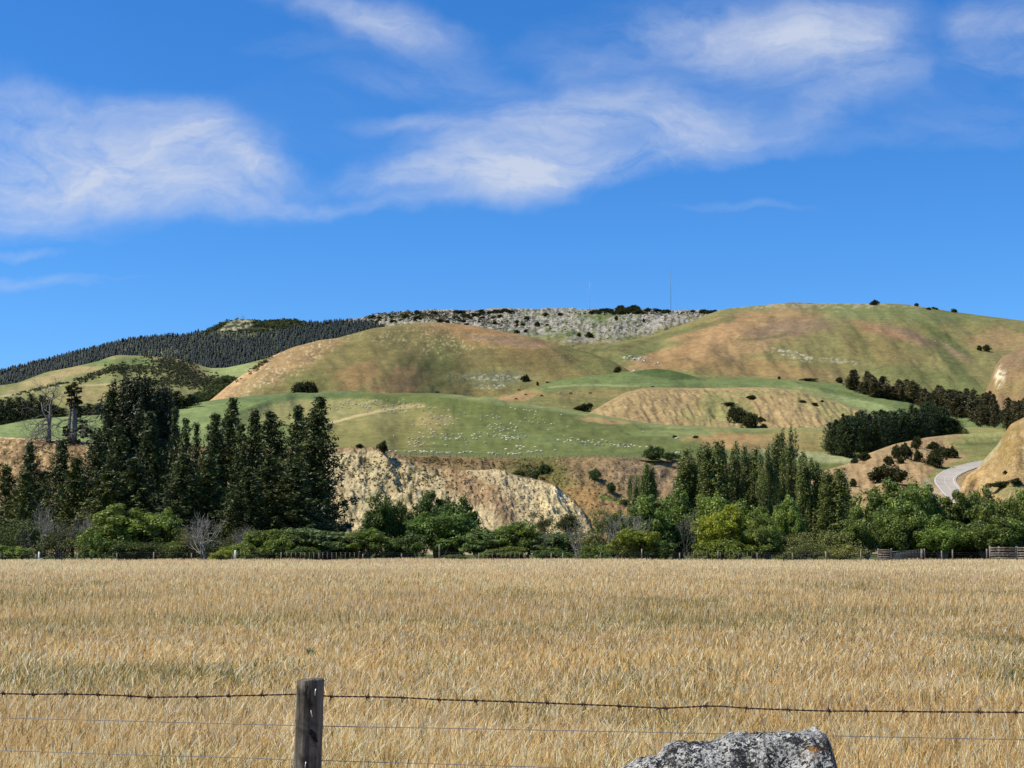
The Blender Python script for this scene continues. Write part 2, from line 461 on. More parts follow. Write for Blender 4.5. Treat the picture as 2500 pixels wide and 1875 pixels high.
# --- right big hill
E_CREST = [(1330, 872), (1409, 845), (1500, 838), (1580, 822), (1660, 795), (1749, 760), (1770, 754), (1807, 750), (1854, 746), (1932, 738), (1990, 740), (2107, 742), (2165, 740), (2223, 744), (2270, 752), (2320, 760), (2418, 773), (2500, 783), (2700, 812), (2900, 850)]
def pE(U, V):
    c = base_col(U, A(134, 130, 76))
    c = mix(c, A(122, 132, 78), blob(U, V, 2100, 755, 400, 28, 2, .3, 3))
    c = mix(c, BROWN, blob(U, V, 1830, 815, 170, 50, -16, .5, 5) * .95)
    c = mix(c, A(176, 140, 94), blob(U, V, 1690, 840, 170, 26, -22, .6, 6) * .8)
    c = mix(c, MAUVE, blob(U, V, 1930, 800, 100, 22, -6, .6, 7) * .8)
    c = mix(c, RUST, blob(U, V, 1830, 900, 190, 22, 3, .6, 8) * .55)
    c = mix(c, RUST, blob(U, V, 1660, 880, 100, 22, -12, .6, 18) * .4)
    c = mix(c, A(158, 126, 90), blob(U, V, 2170, 812, 110, 14, 13, .5, 9))
    c = mix(c, MAUVE, blob(U, V, 2270, 836, 110, 10, 24, .6, 10) * .9)
    c = mix(c, A(146, 130, 74), blob(U, V, 2160, 870, 120, 40, 25, .5, 11) * .6)
    c = mix(c, DGREEN, line(U, V, [(2060, 780), (2090, 820), (2130, 880)], 14, 10, 3) * .4)
    c = mix(c, DGREEN, blob(U, V, 2300, 820, 80, 10, 35, .4, 12) * .6)
    c = mix(c, A(88, 104, 56), blob(U, V, 2330, 890, 110, 14, 48, .5, 13) * .7)
    c = mix(c, A(110, 124, 66), blob(U, V, 2260, 925, 160, 26, 10, .5, 14) * .7)
    c = mix(c, A(114, 126, 70), blob(U, V, 1560, 860, 120, 10, -15, .4, 19) * .8)
    c = mix(c, A(100, 112, 62), line(U, V, [(1430, 862), (1560, 838), (1700, 800), (1790, 778)], 9, 8, 4) * .6)
    c = mix(c, A(92, 104, 58), line(U, V, [(1800, 830), (1860, 828), (1920, 815)], 5, 6, 7) * .6)
    c = mix(c, BROWN, blob(U, V, 2440, 830, 70, 24, 0, .5, 15) * .8)
    wr = np.maximum(blob(U, V, 1925, 862, 52, 8, 14, .9, 16, .3), blob(U, V, 2040, 880, 70, 5, 5, .9, 17, .3) * .45)
    c = mix(c, A(214, 206, 184), wr * sstep(.48, .6, fbm(U / 7, V / 3, 44, 3)))
    rd = blob(U, V, 1900, 745, 500, 9, 0, .4, 20, .5)
    c = mix(c, A(168, 158, 132), rd * sstep(.5, .62, fbm(U / 8, V / 4, 51, 3)) * .8)
    st = fbm(U / 40 + V / 60, V / 60 - U / 300, 61, 4)
    return c * (1 + (st - .5) * .45)[..., None]
def dE(U, V, T, Y):
    a = fbm(U / 90 + T * 2.2, T * 3.5, 41, 4) - .5
    gl = -np.abs(fbm(U / 170 + T * .8, T * .7, 43, 3) - .5) * 2 + .3
    return (a * 18 + gl * 9) * sstep(0, .3, T + .05) * sstep(0, .2, 1 - T)
LE = build_layer('hill', 'broad brown and green hill forming the right skyline', E_CREST, [(1330, 1800), (1749, 2500), (2100, 2600), (2900, 2500)], [(1330, 930), (1700, 950), (2100, 1010), (2900, 1040)], [(1330, 1350), (2900, 1300)], 1330, 2900, 4, 110, pE, far_mat, g=1.35, disp=dE, back=(8, 900, .45))

# --- central hill
C_CREST = [(440, 1010), (513, 978), (551, 946), (608, 904), (646, 877), (714, 848), (782, 830), (820, 826), (850, 818), (911, 801), (970, 794), (1033, 788), (1086, 788), (1162, 796), (1238, 811), (1314, 826), (1371, 843), (1428, 858), (1485, 877), (1523, 896), (1560, 925), (1600, 950)]
def pC(U, V):
    c = base_col(U, A(132, 124, 70))
    fl = 1 - sstep(0, 110, (U - 505) - (985 - V) * 1.05)
    c = mix(c, A(198, 160, 110), fl * .95)
    c = mix(c, A(176, 142, 96), blob(U, V, 720, 880, 110, 30, -30, .6, 2) * .7)
    c = mix(c, RUST, blob(U, V, 1190, 818, 170, 28, 12, .5, 3) * .9)
    c = mix(c, A(162, 130, 84), blob(U, V, 980, 935, 70, 34, -20, .6, 4) * .7)
    c = mix(c, A(160, 122, 78), blob(U, V, 860, 920, 80, 26, -20, .7, 5) * .6)
    c = mix(c, A(82, 100, 50), blob(U, V, 1060, 920, 44, 62, 20, .4, 6) * .45)
    c = mix(c, A(96, 108, 54), blob(U, V, 1090, 860, 40, 50, 20, .5, 16) * .4)
    c = mix(c, A(108, 116, 58), blob(U, V, 760, 930, 90, 24, 0, .6, 7) * .7)
    c = mix(c, A(100, 108, 60), blob(U, V, 1440, 880, 90, 28, 22, .4, 8) * .8)
    c = mix(c, A(124, 112, 66), blob(U, V, 1280, 880, 130, 34, 5, .6, 9) * .7)
    c = mix(c, MAUVE, blob(U, V, 1240, 832, 100, 12, 5, .7, 10) * .75)
    gr = blob(U, V, 1210, 925, 90, 22, 0, .5, 11)
    c = mix(c, A(112, 124, 92), gr * .6)
    n = fbm(U / 6, V / 3, 71, 3)
    wr = np.maximum(blob(U, V, 1215, 921, 78, 8, 0, .6, 12, .4), blob(U, V, 1200, 944, 30, 6, 0, .8, 13, .4))
    c = mix(c, A(196, 196, 176), wr * sstep(.5, .64, n) * .8)
    sp = blob(U, V, 700, 880, 200, 40, -32, .3, 14) * .8 + blob(U, V, 1040, 830, 150, 34, 5, .3, 15) * .5
    c = mix(c, A(206, 190, 158), np.clip(sp, 0, 1) * sstep(.66, .74, fbm(U / 5, V / 4, 77, 2)))
    return c * (1 + (fbm(U / 30, V / 18, 79, 4) - .5) * .5)[..., None]
def dC(U, V, T, Y):
    a = fbm(U / 100 + T * 1.2, T * 3, 81, 4) - .5
    gl = -34 * np.exp(-((U - 1060 - (920 - V) * .3) / 60) ** 2) * sstep(0, .25, T) * sstep(0, .35, 1 - T)
    return a * 12 * sstep(0, .3, T + .05) * sstep(0, .18, 1 - T) + gl * .06
LC = build_layer('hill', 'rounded brown and olive hill in the centre behind the sheep paddock', C_CREST, [(440, 1050), (700, 1400), (1050, 1650), (1400, 1600), (1600, 1420)], [(440, 1030), (800, 1000), (1200, 1010), (1600, 1000)], [(440, 900), (950, 1000), (1150, 1270), (1600, 1280)], 440, 1600, 3, 110, pC, mid_mat, disp=dC, back=(8, 500, .5))

# --- brown spur at the right edge
F_CREST = [(2395, 985), (2412, 950), (2420, 930), (2412, 905), (2425, 880), (2460, 862), (2500, 846), (2600, 820), (2900, 800)]
F_CREST = [(2380, 1000), (2405, 960), (2420, 925), (2428, 895), (2444, 872), (2500, 846), (2600, 820), (2900, 800)]
def pF(U, V):
    c = base_col(U, A(156, 128, 88))
    c = mix(c, A(140, 118, 92), blob(U, V, 2480, 870, 60, 22, -20, .5, 3) * .7)
    c = mix(c, A(150, 132, 80), blob(U, V, 2480, 945, 50, 20, 0, .5, 4) * .8)
    w = np.maximum(blob(U, V, 2442, 915, 13, 18, -10, .7, 5, .4), blob(U, V, 2438, 938, 7, 10, 0, .6, 6, .4))
    return mix(c, A(222, 210, 180), w * sstep(.4, .55, fbm(U / 5, V / 5, 7, 3)))
build_layer('hill', 'brown spur with a small white rock scar at the right edge', F_CREST, [(2380, 1450), (2900, 1700)], [(2380, 1040), (2900, 1040)], [(2380, 1250), (2900, 1250)], 2380, 2900, 4, 50, pF, mid_mat, disp=relief(6, 60, 3, 9), back=(6, 300, .4))

# --- green downs in the middle distance
G_CREST = [(1120, 1000), (1181, 974), (1276, 953), (1352, 931), (1428, 919), (1490, 912), (1545, 906), (1599, 900), (1640, 904), (1680, 914), (1718, 925), (1834, 922), (1951, 929), (2068, 940), (2130, 955), (2300, 985), (2500, 1010), (2900, 1020)]
def pG(U, V):
    c = base_col(U, A(112, 132, 72))
    c = mix(c, A(84, 108, 52), blob(U, V, 1630, 912, 80, 12, 6, .3, 3, .4))
    low = sstep(0, 5, V - np.interp(U, [1150, 1300, 1400, 1560, 1700], [985, 958, 942, 944, 950]))
    c = mix(c, A(126, 122, 68), low * sstep(1750, 1600, U) * .8)
    c = mix(c, A(176, 140, 92), blob(U, V, 1240, 975, 80, 14, -14, .5, 4) * .9)
    c = mix(c, A(158, 138, 86), blob(U, V, 1450, 962, 120, 8, -2, .6, 5) * .5)
    c = mix(c, A(156, 168, 116), line(U, V, [(1340, 946), (1400, 941), (1450, 940), (1560, 943)], 4, 3) * .6)
    c = mix(c, A(136, 150, 88), blob(U, V, 2060, 975, 130, 12, 14, .3, 6))
    c = mix(c, A(146, 166, 104), blob(U, V, 2130, 992, 90, 10, 14, .3, 8))
    c = mix(c, A(96, 118, 60), blob(U, V, 2050, 960, 90, 6, 14, .4, 7) * .6)
    return c * (1 + (fbm(U / 26, V / 9, 89, 4) - .5) * .35)[..., None]
LG = build_layer('hill', 'smooth green down with a few dark cattle, between the two big hills', G_CREST, [(1120, 960), (1300, 1080), (1600, 1240), (2100, 1250), (2900, 1200)], [(1120, 1030), (1500, 1050), (2000, 1090), (2900, 1120)], [(1120, 850), (2900, 820)], 1120, 2900, 4, 70, pG, mid_mat, disp=relief(3, 90, 2, 17), back=(8, 260, .4))

# --- eroded tan knoll
H_CREST = [(1390, 1040), (1443, 1005), (1485, 980), (1523, 959), (1561, 949), (1600, 946), (1660, 947), (1757, 947), (1873, 945), (1951, 953), (2009, 968), (2068, 988), (2110, 1003), (2160, 1030), (2200, 1060)]
def pH(U, V):
    c = base_col(U, A(166, 144, 98))
    c = mix(c, A(128, 134, 74), blob(U, V, 1780, 1000, 70, 34, 10, .5, 3) * .9)
    c = mix(c, A(142, 144, 84), blob(U, V, 1720, 1015, 60, 20, 0, .6, 4) * .8)
    c = mix(c, A(150, 148, 88), blob(U, V, 2030, 1000, 90, 30, 25, .4, 5) * .75)
    c = mix(c, A(138, 142, 80), blob(U, V, 1820, 960, 120, 7, 0, .5, 8) * .6)
    c = mix(c, A(152, 130, 84), sstep(.5, .7, fbm(U / 16 - V / 14, V / 26, 93, 3)) * .55)
    c = mix(c, A(196, 164, 118), sstep(.55, .75, fbm(U / 12, V / 5, 95, 3)) * .4)
    return c
def dH(U, V, T, Y):
    r = -np.abs(fbm(U / 30 + T * 2.6, T * 3.2, 97, 4) - .5) * 2
    return (r + .3) * 4.5 * sstep(0, .25, T + .05) * sstep(0, .25, 1 - T)
LH = build_layer('hill', 'low tan knoll with eroded gullies, below the green down', H_CREST, [(1390, 880), (1700, 1020), (2200, 950)], [(1390, 1060), (1580, 1060), (2200, 1085)], [(1390, 800), (2200, 790)], 1390, 2200, 3, 70, pH, mid_mat, disp=dH, back=(6, 140, .4))

# --- sheep paddock
S_CREST = [(-400, 1085), (-100, 1052), (0, 1039), (76, 1024), (152, 1018), (243, 1013), (330, 1006), (402, 1000), (460, 988), (513, 978), (608, 966), (710, 961), (840, 959), (1063, 960), (1120, 964), (1181, 972), (1276, 984), (1367, 997), (1443, 1009), (1580, 1033), (1640, 1038), (1834, 1046), (2009, 1043), (2200, 1040), (2500, 1046), (2900, 1050)]
EDGE = [(-400, 1058), (0, 1067), (114, 1073), (228, 1079), (400, 1086), (600, 1092), (820, 1094), (877, 1089), (926, 1092), (949, 1100), (972, 1112), (1048, 1112), (1162, 1116), (1276, 1117), (1466, 1114), (1640, 1122), (1800, 1128), (2013, 1142), (2100, 1150), (2300, 1160), (2900, 1180)]
def pS(U, V):
    c = base_col(U, A(108, 122, 58))
    c = mix(c, A(128, 152, 88), sstep(1000, 400, U) * .9)
    ridge = np.interp(U, [400, 573, 665, 722, 840, 1033, 1181, 1367, 1580], [1090, 1025, 991, 980, 977, 985, 992, 1012, 1045])
    c = mix(c, A(104, 128, 76), blob(U, V, 700, 968, 240, 9, -3, .2, 2, .4) * .9)
    c = mix(c, A(156, 152, 92), sstep(-2, 10, V - ridge) * blob(U, V, 820, 1010, 230, 36, 0, .35, 4) * .85)
    c = mix(c, A(140, 134, 72), blob(U, V, 930, 1060, 170, 46, -8, .45, 5) * .75)
    c = mix(c, A(208, 188, 132), line(U, V, [(800, 1034), (870, 1016), (935, 1002), (985, 993), (1035, 990)], 5, 4, 5) * .8)
    c = mix(c, A(182, 170, 108), line(U, V, [(573, 1022), (665, 992), (722, 981), (840, 978), (930, 980)], 7, 5, 6) * .55)
    c = mix(c, A(178, 160, 100), blob(U, V, 1055, 1030, 42, 22, 0, .9, 7) * .45)
    c = mix(c, A(136, 150, 92), sstep(14, 4, V - np.interp(U, [q[0] for q in S_CREST], [q[1] for q in S_CREST])) * sstep(1000, 1150, U) * .8)
    c = mix(c, A(120, 138, 76), blob(U, V, 1330, 1075, 180, 10, 6, .5, 8) * .6)
    c = mix(c, A(182, 150, 98), blob(U, V, 1480, 1028, 70, 6, 6, .6, 9) * .8)
    c = mix(c, A(178, 142, 88), blob(U, V, 1830, 1078, 150, 20, 4, .4, 10) * .95)
    c = mix(c, A(160, 146, 84), blob(U, V, 1960, 1075, 110, 30, 0, .4, 11) * .8)
    c = mix(c, A(160, 168, 116), blob(U, V, 1980, 1114, 150, 12, 4, .3, 12))
    c = mix(c, A(132, 148, 84), blob(U, V, 1650, 1058, 110, 9, 0, .4, 13) * .8)
    c = mix(c, A(150, 150, 84), sstep(2300, 2380, U))
    return c * (1 + (fbm(U / 20, V / 7, 99, 4) - .5) * .3)[..., None]
def dS(U, V, T, Y):
    ridge = np.interp(U, [400, 573, 665, 722, 840, 1033, 1181, 1367, 1580], [1070, 1025, 991, 980, 977, 985, 992, 1012, 1045])
    bumpy = 4.5 * np.exp(-((V - ridge - 6) / 12.) ** 2) * sstep(450, 600, U) * sstep(1500, 1200, U)
    n = fbm(U / 70, T * 3, 101, 4) - .5
    return (bumpy + n * 3.) * sstep(0, .2, T) * sstep(0, .12, 1 - T)
LS = build_layer('pasture', 'bright green paddock sloping up behind the cliff, dotted with sheep', S_CREST, [(-400, 560), (0, 560), (400, 660), (700, 740), (1050, 760), (1500, 720), (2900, 780)], [(u, v + 5) for u, v in EDGE if u < 1850] + [(1900, 1190), (2013, 1230), (2900, 1240)], [(-400, 373), (1600, 373), (2000, 470), (2900, 520)], -400, 2900, 4, 90, pS, near_mat, g=1.25, disp=dS, back=(8, 160, .5))

# --- terrace face
def pT(U, V):
    c = base_col(U, A(144, 122, 84))
    ed = np.interp(U, [q[0] for q in EDGE], [q[1] for q in EDGE])
    c = mix(c, A(160, 132, 92), sstep(500, 150, U))
    c = mix(c, A(196, 168, 118), sstep(.5, .68, fbm(U / 9, V / 7, 103, 4)) * sstep(500, 150, U))
    c = mix(c, A(96, 70, 50), sstep(.55, .7, fbm(U / 8, V / 6, 104, 4)) * sstep(500, 150, U) * .7)
    c = mix(c, A(104, 108, 56), blob(U, V, 1320, 1150, 70, 46, 20, .6, 3) * .9)
    c = mix(c, A(126, 120, 66), blob(U, V, 1330, 1210, 130, 70, 30, .5, 4) * .7)
    c = mix(c, A(164, 128, 78), blob(U, V, 1470, 1230, 80, 34, 22, .5, 5) * .8)
    c = mix(c, A(104, 138, 48), line(U, V, [(1465, 1212), (1500, 1220), (1535, 1232)], 7, 4, 8))
    c = mix(c, A(154, 130, 98), blob(U, V, 1580, 1160, 130, 40, 0, .5, 6) * .8)
    c = mix(c, A(196, 164, 130), sstep(.6, .75, fbm(U / 14, V / 4, 107, 3)) * sstep(1440, 1500, U) * .6)
    c = mix(c, A(96, 84, 58), blob(U, V, 1040, 1125, 70, 8, 0, .8, 7) * .6)
    c = mix(c, A(126, 136, 70), sstep(1340, 1290, V) * sstep(1240, 1300, V) * sstep(1850, 2000, U) * .8)
    c = mix(c, A(214, 190, 146), sstep(5, 1, V - ed) * sstep(400, 250, U))
    return c * (1 + (fbm(U / 10, V / 7, 109, 4) - .5) * .5)[..., None]
def dT(U, V, T, Y):
    a = fbm(U / 26, T * 9, 111, 4) - .5
    gl = -np.exp(-((U - 1330 - (V - 1150) * .7) / 45.) ** 2) * 3.2
    return (a * 2.6 + gl) * sstep(0, .2, T) * sstep(0, .1, 1 - T)
terr_mat = land_mat('terrace_slope', .9, 7, .55, 1.4, .6)
LT = build_layer('slope', 'brown grassy terrace face dropping from the paddock to the river flat', [q for q in EDGE if q[0] < 1900] + [(1900, 1134), (1960, 1152), (2000, 1205), (2044, 1352)], [(-400, 368), (1500, 368), (1900, 420), (2100, 440)], [(-400, 1352), (2900, 1352)], [(-400, 318), (1500, 318), (2900, 330)], -400, 2044, 3, 70, pT, terr_mat, g=1.2, disp=dT, back=(4, 12, .05), sm=2, crough=3)

# --- bare bluff
K_CREST = [(690, 1345), (720, 1240), (760, 1150), (800, 1108), (840, 1095), (877, 1090), (926, 1093), (949, 1102), (972, 1114), (1010, 1128), (1048, 1143), (1130, 1148), (1215, 1146), (1276, 1163), (1320, 1170), (1352, 1182), (1390, 1213), (1428, 1251), (1447, 1281), (1470, 1345)]
def pK(U, V):
    cr = np.interp(U, [q[0] for q in K_CREST], [q[1] for q in K_CREST])
    c = base_col(U, A(204, 188, 148))
    n = fbm(U / 9, V / 6, 113, 4)
    c = mix(c, A(166, 136, 94), sstep(.5, .66, n) * .5)
    c = mix(c, A(150, 112, 76), blob(U, V, 1150, 1190, 90, 34, 25, .7, 3) * .7)
    c = mix(c, A(112, 112, 62), sstep(.55, .66, fbm(U / 11, V / 9, 117, 4)) * sstep(1150, 1000, U) * .8)
    c = mix(c, A(216, 198, 154), sstep(.62, .7, fbm(U / 7, V / 11, 119, 3)) * .6)
    c = mix(c, A(226, 208, 152), blob(U, V, 1370, 1250, 60, 60, 35, .5, 5) * .6)
    c = mix(c, A(240, 224, 184), blob(U, V, 1366, 1203, 26, 9, 38, .4, 6))
    c = mix(c, A(134, 108, 80), blob(U, V, 1235, 1262, 26, 22, 0, .5, 7) * .7)
    c = mix(c, A(186, 180, 140), blob(U, V, 905, 1190, 34, 60, 15, .6, 8) * .4)
    c = mix(c, A(90, 74, 50), sstep(6, 1, V - cr) * sstep(1200, 1260, U) * .8)
    c = mix(c, A(148, 118, 86), sstep(12, 2, V - cr) * sstep(1180, 1000, U) * .8)
    return c * (1 + (fbm(U / 6, V / 5, 121, 3) - .5) * .6)[..., None]
def dK(U, V, T, Y):
    g1 = np.abs(fbm(U / 60 + T * 2.2, T * 4.4, 123, 4) - .5)
    g2 = np.abs(fbm(U / 16 + T * 4, T * 16, 127, 4) - .5)
    n = fbm(U / 7, T * 26, 125, 3) - .5
    return (-(g1 - .15) * 8 * (1 - .45 * sstep(1120, 1280, U)) - (g2 - .12) * 2.2 + n * .8) * sstep(0, .1, T) * sstep(0, .06, 1 - T)
rock_face = land_mat('bluff_earth', .6, 4, .66, 1.28, .45)
LK = build_layer('cliff', 'bare cream and brown eroded bluff in the middle, below the sheep', K_CREST, [(690, 320), (800, 346), (1470, 340)], [(690, 1354), (1470, 1354)], [(690, 303), (1470, 303)], 690, 1470, 2, 110, pK, rock_face, g=1.15, disp=dK, back=(5, 14, .6), sm=2, crough=5)

# --- right rise with the road
R_CREST = [(1900, 1345), (1940, 1250), (1970, 1180), (2013, 1148), (2064, 1134), (2090, 1124), (2114, 1109), (2184, 1084), (2262, 1068), (2332, 1060), (2398, 1058), (2464, 1057), (2600, 1050), (2900, 1040)]
def pR(U, V):
    c = base_col(U, A(176, 148, 104))
    c = mix(c, A(194, 168, 124), sstep(.55, .7, fbm(U / 22, V / 9, 131, 3)) * .5)
    c = mix(c, A(160, 126, 88), sstep(.55, .7, fbm(U / 15, V / 12, 133, 3)) * .6)
    c = mix(c, A(134, 138, 74), blob(U, V, 2420, 1092, 100, 32, 5, .3, 3))
    c = mix(c, A(154, 164, 92), blob(U, V, 2420, 1062, 80, 5, 0, .3, 4))
    c = mix(c, A(96, 112, 56), line(U, V, [(2335, 1086), (2400, 1084), (2440, 1080)], 6, 4, 5) * .7)
    c = mix(c, A(140, 144, 74), line(U, V, [(2262, 1180), (2290, 1155), (2330, 1138), (2395, 1122)], 16, 10, 6) * .9)
    c = mix(c, A(142, 156, 82), blob(U, V, 2070, 1280, 80, 50, 0, .4, 7) * .9)
    c = mix(c, A(200, 190, 172), line(U, V, [(2262, 1176), (2272, 1190), (2295, 1206)], 12, 5, 8) * .6)
    return c * (1 + (fbm(U / 10, V / 7, 135, 3) - .5) * .35)[..., None]
def dR(U, V, T, Y):
    rd = np.clip(line(U, V, [(2310, 1230), (2310, 1180), (2350, 1150), (2410, 1122)], 70) * 1.6, 0, 1)
    a = -np.abs(fbm(U / 50 + T * 3, T * 4, 137, 4) - .5) * 2 + .25
    return a * 2.5 * sstep(0, .2, T) * sstep(0, .12, 1 - T) * (1 - rd)
LR = build_layer('slope', 'dry tan rise at the right with dark shrubs, beside the winding road', R_CREST, [(1900, 430), (2100, 520), (2300, 600), (2900, 640)], [(1900, 1352), (2900, 1352)], [(1900, 300), (2900, 300)], 1900, 2900, 3, 90, pR, terr_mat, g=1.3, disp=dR, back=(6, 60, .3))

# --- right bank
Q_CREST = [(2310, 1345), (2330, 1230), (2348, 1187), (2359, 1163), (2390, 1140), (2406, 1117), (2433, 1089), (2452, 1060), (2466, 1036), (2500, 1019), (2560, 1000), (2900, 950)]
def pQ(U, V):
    c = base_col(U, A(174, 146, 92))
    c = mix(c, A(158, 132, 60), blob(U, V, 2460, 1085, 60, 44, 20, .5, 3) * .6)
    c = mix(c, A(206, 170, 104), blob(U, V, 2385, 1175, 40, 24, 0, .5, 4) * .9)
    c = mix(c, A(132, 136, 84), blob(U, V, 2470, 1200, 70, 18, 10, .6, 5) * .7)
    c = mix(c, A(176, 172, 130), line(U, V, [(2405, 1128), (2420, 1105), (2440, 1080)], 10, 6, 6) * .8)
    c = mix(c, A(208, 180, 140), sstep(.6, .74, fbm(U / 12, V / 7, 141, 3)) * .6)
    return c * (1 + (fbm(U / 10, V / 8, 143, 3) - .5) * .4)[..., None]
LQ = build_layer('bank', 'steep ochre bank on the inside of the road bend at the right edge', Q_CREST, [(2310, 330), (2400, 400), (2900, 440)], [(2310, 1352), (2900, 1352)], [(2310, 295), (2900, 295)], 2310, 2900, 3, 60, pQ, terr_mat, disp=relief(1.2, 40, 5, 145), back=(5, 24, .4))

# --- flat land: one sheet from behind the camera to beyond the hills
def build_ground():
    xs = np.concatenate([np.linspace(-6000, -200, 12), np.linspace(-160, 160, 65), np.linspace(200, 6000, 12)])
    ys = np.concatenate([[-60, -20, 0], np.linspace(5, 330, 110), [500, 1000, 3000, 9000]])
    X, Y = np.meshgrid(xs, ys)
    Z = (fbm(X / 30, Y / 30, 151, 3) - .5) * .3 * (Y < 170) * (Y > 12)
    Z = np.where(Y > 340, -3., Z)
    P = np.stack([X, Y, Z], -1)
    nr, nc = X.shape; idx = np.arange(nr * nc).reshape(nr, nc)
    fq = np.stack([idx[:-1, :-1], idx[:-1, 1:], idx[1:, 1:], idx[1:, :-1]], -1).reshape(-1, 4)
    c = base_col(X, A(176, 146, 96)); c = mix(c, A(84, 92, 54), sstep(164, 170, Y))
    me = mesh_np('ground', P.reshape(-1, 3), fq, c.reshape(-1, 3), land_mat('field_soil', .12, 3, .6, 1.3, .03), True)
    tag(link('ground', me), 'flat ground under the dry grass field and the river flat', None, None, 'structure')
build_ground()
def gz(x, y):
    return float((fbm(np.array(x / 30), np.array(y / 30), 151, 3) - .5) * .3) if 12 < y < 170 else 0.

# --- road
def build_road():
    L = [(2330, 1235), (2297, 1200), (2281, 1180), (2280, 1170), (2287, 1160), (2303, 1150), (2330, 1140), (2365, 1131), (2398, 1125), (2430, 1120)]
    Rr = [(2384, 1225), (2349, 1195), (2336, 1180), (2333, 1171), (2339, 1163), (2352, 1155), (2372, 1147), (2392, 1140), (2414, 1133), (2440, 1127)]
    n = 60
    def samp(pts):
        p = np.array(pts, float); t = np.linspace(0, 1, len(p)); q = np.linspace(0, 1, n)
        return np.stack([smooth(np.interp(q, t, p[:, i]), 3) for i in (0, 1)], -1)
    l, r = samp(L), samp(Rr)
    rows = 13; P = np.zeros((n, rows, 3))
    for i in range(n):
        a = hit(LR, *l[i]); b = hit(LR, *r[i])
        zc = (a.z + b.z) / 2
        for j in range(rows):
            t = j / (rows - 1)
            uv = l[i] * (1 - t) + r[i] * t
            h = hit(LR, *uv)
            P[i, j] = h
    # an even bed, a little proud of the slope
    for j in range(rows): P[:, j, 2] = smooth(P[:, j, 2], 3)
    C = P.mean(1)
    for i in range(n):
        nearer = P[i] * (1 - .0012)
        P[i] = nearer; P[i, :, 2] += .12
    def strip(a, b, dz, name, mat, col):
        js = [a + (b - a) * k / 3 for k in range(4)]
        Q = np.zeros((n, 4, 3))
        for k, t in enumerate(js):
            f = t * (rows - 1); i0 = int(min(max(math.floor(f), 0), rows - 2)); w = f - i0
            Q[:, k] = P[:, i0] * (1 - w) + P[:, i0 + 1] * w
        Q[..., 2] += dz
        idx = np.arange(n * 4).reshape(n, 4)
        fq = np.stack([idx[:-1, :-1], idx[:-1, 1:], idx[1:, 1:], idx[1:, :-1]], -1).reshape(-1, 4)
        return mesh_np(name, Q.reshape(-1, 3), fq, base_col(Q[..., 0], col).reshape(-1, 3), mat, True)
    asphalt = land_mat('road_chipseal', 1.2, 9, .86, 1.12, .02)
    paint = land_mat('road_paint', .8, 4, .9, 1.05, .01)
    root = link('road', strip(0, 1, 0, 'road', asphalt, A(182, 172, 156)))
    tag(root, 'grey two lane road bending uphill between tan banks at the right', None, None, 'structure')
    for (a, b) in ((.02, .07), (.86, .905)):
        link('edge_line', strip(a, b, .05, 'edge_line', paint, A(214, 210, 200)), root)
    # broken centre line
    m = strip(.46, .475, .05, 'centre_line', paint, A(222, 222, 216))
    link('centre_line', m, root)
build_road()
# ================================================================== plants
pine_leaf = leaf_mat('pine_needles', .12, .55, .3)
broad_leaf = leaf_mat('willow_leaves', .38, .5, .35)
dry_leaf = leaf_mat('scrub_leaves', .2, .8, .1)
def bark_mat(name, c1, c2, scale=6):
    m, nt, b, out = new_mat(name, .95, .1)
    tc = N(nt, 'ShaderNodeTexCoord'); mp = N(nt, 'ShaderNodeMapping'); mp.inputs['Scale'].default_value = (1, 1, .2)
    nt.links.new(tc.outputs['Object'], mp.inputs['Vector'])
    n = noise_node(nt, mp.outputs[0], scale, 4, .7)
    nt.links.new(mixc(nt, maprange(nt, n, .35, .65, 0, 1), c1, c2), b.inputs['Base Color'])
    bump(nt, b, n, .05)
    return m
bark_dark = bark_mat('pine_bark', A(66, 56, 46), A(104, 90, 74))
bark_grey = bark_mat('willow_bark', A(110, 100, 84), A(160, 150, 130))
bark_dead = bark_mat('bleached_wood', A(124, 116, 104), A(188, 180, 166))
bark_deadgrey = bark_mat('grey_dead_wood', A(96, 90, 82), A(160, 152, 140))

def unit(v): return v / (np.linalg.norm(v, axis=-1, keepdims=True) + 1e-9)

def leaves(C, rad, k, size, rng, out=.7, up=.3, elong=1.8, hemi=0., squash=1., bright=None, fill=.35, centre=None):
    """k leaf-sized faces round every clump centre C (n,3) with radius rad (n,)"""
    n = len(C); rad = np.broadcast_to(rad, (n,))
    d = unit(rng.normal(size=(n, k, 3)))
    if hemi: d[..., 2] = np.where(rng.random((n, k)) < hemi, np.abs(d[..., 2]), d[..., 2])
    rr = np.where(rng.random((n, k)) < fill, rng.random((n, k)) ** .5, .8 + .3 * rng.random((n, k)))
    p = C[:, None] + d * (rr * rad[:, None])[..., None] * np.array([1, 1, squash])
    nrm = unit(d * out + rng.normal(size=d.shape) * .55 + np.array([0, 0, up]))
    t = unit(np.cross(nrm, rng.normal(size=d.shape)))
    b = np.cross(nrm, t)
    s = size * (.6 + .8 * rng.random((n, k)))[..., None]
    a = t * s * elong * .5; w = b * s * .5
    V = np.stack([p - a, p - w * .9 + a * .1, p + a, p + w * .9 + a * .1], 2).reshape(-1, 3)
    m = n * k
    fq = np.arange(m * 4).reshape(m, 4)
    sh = (1 + .2 * rng.normal(size=(n, 1))) * (1 + .16 * rng.normal(size=(n, k)))
    sh = np.clip(sh, .5, 1.7)
    return V, fq, np.repeat(sh.reshape(-1), 4)

def leafcol(sh, c1, c2, rng, m=None):
    k = sh.shape[0] // 4
    w = np.repeat(rng.random(k) ** 1.3, 4)[:, None]
    return np.clip((np.asarray(c1) * (1 - w) + np.asarray(c2) * w) * np.array([1.14, 1., .7]) * sh[:, None], .003, .8)

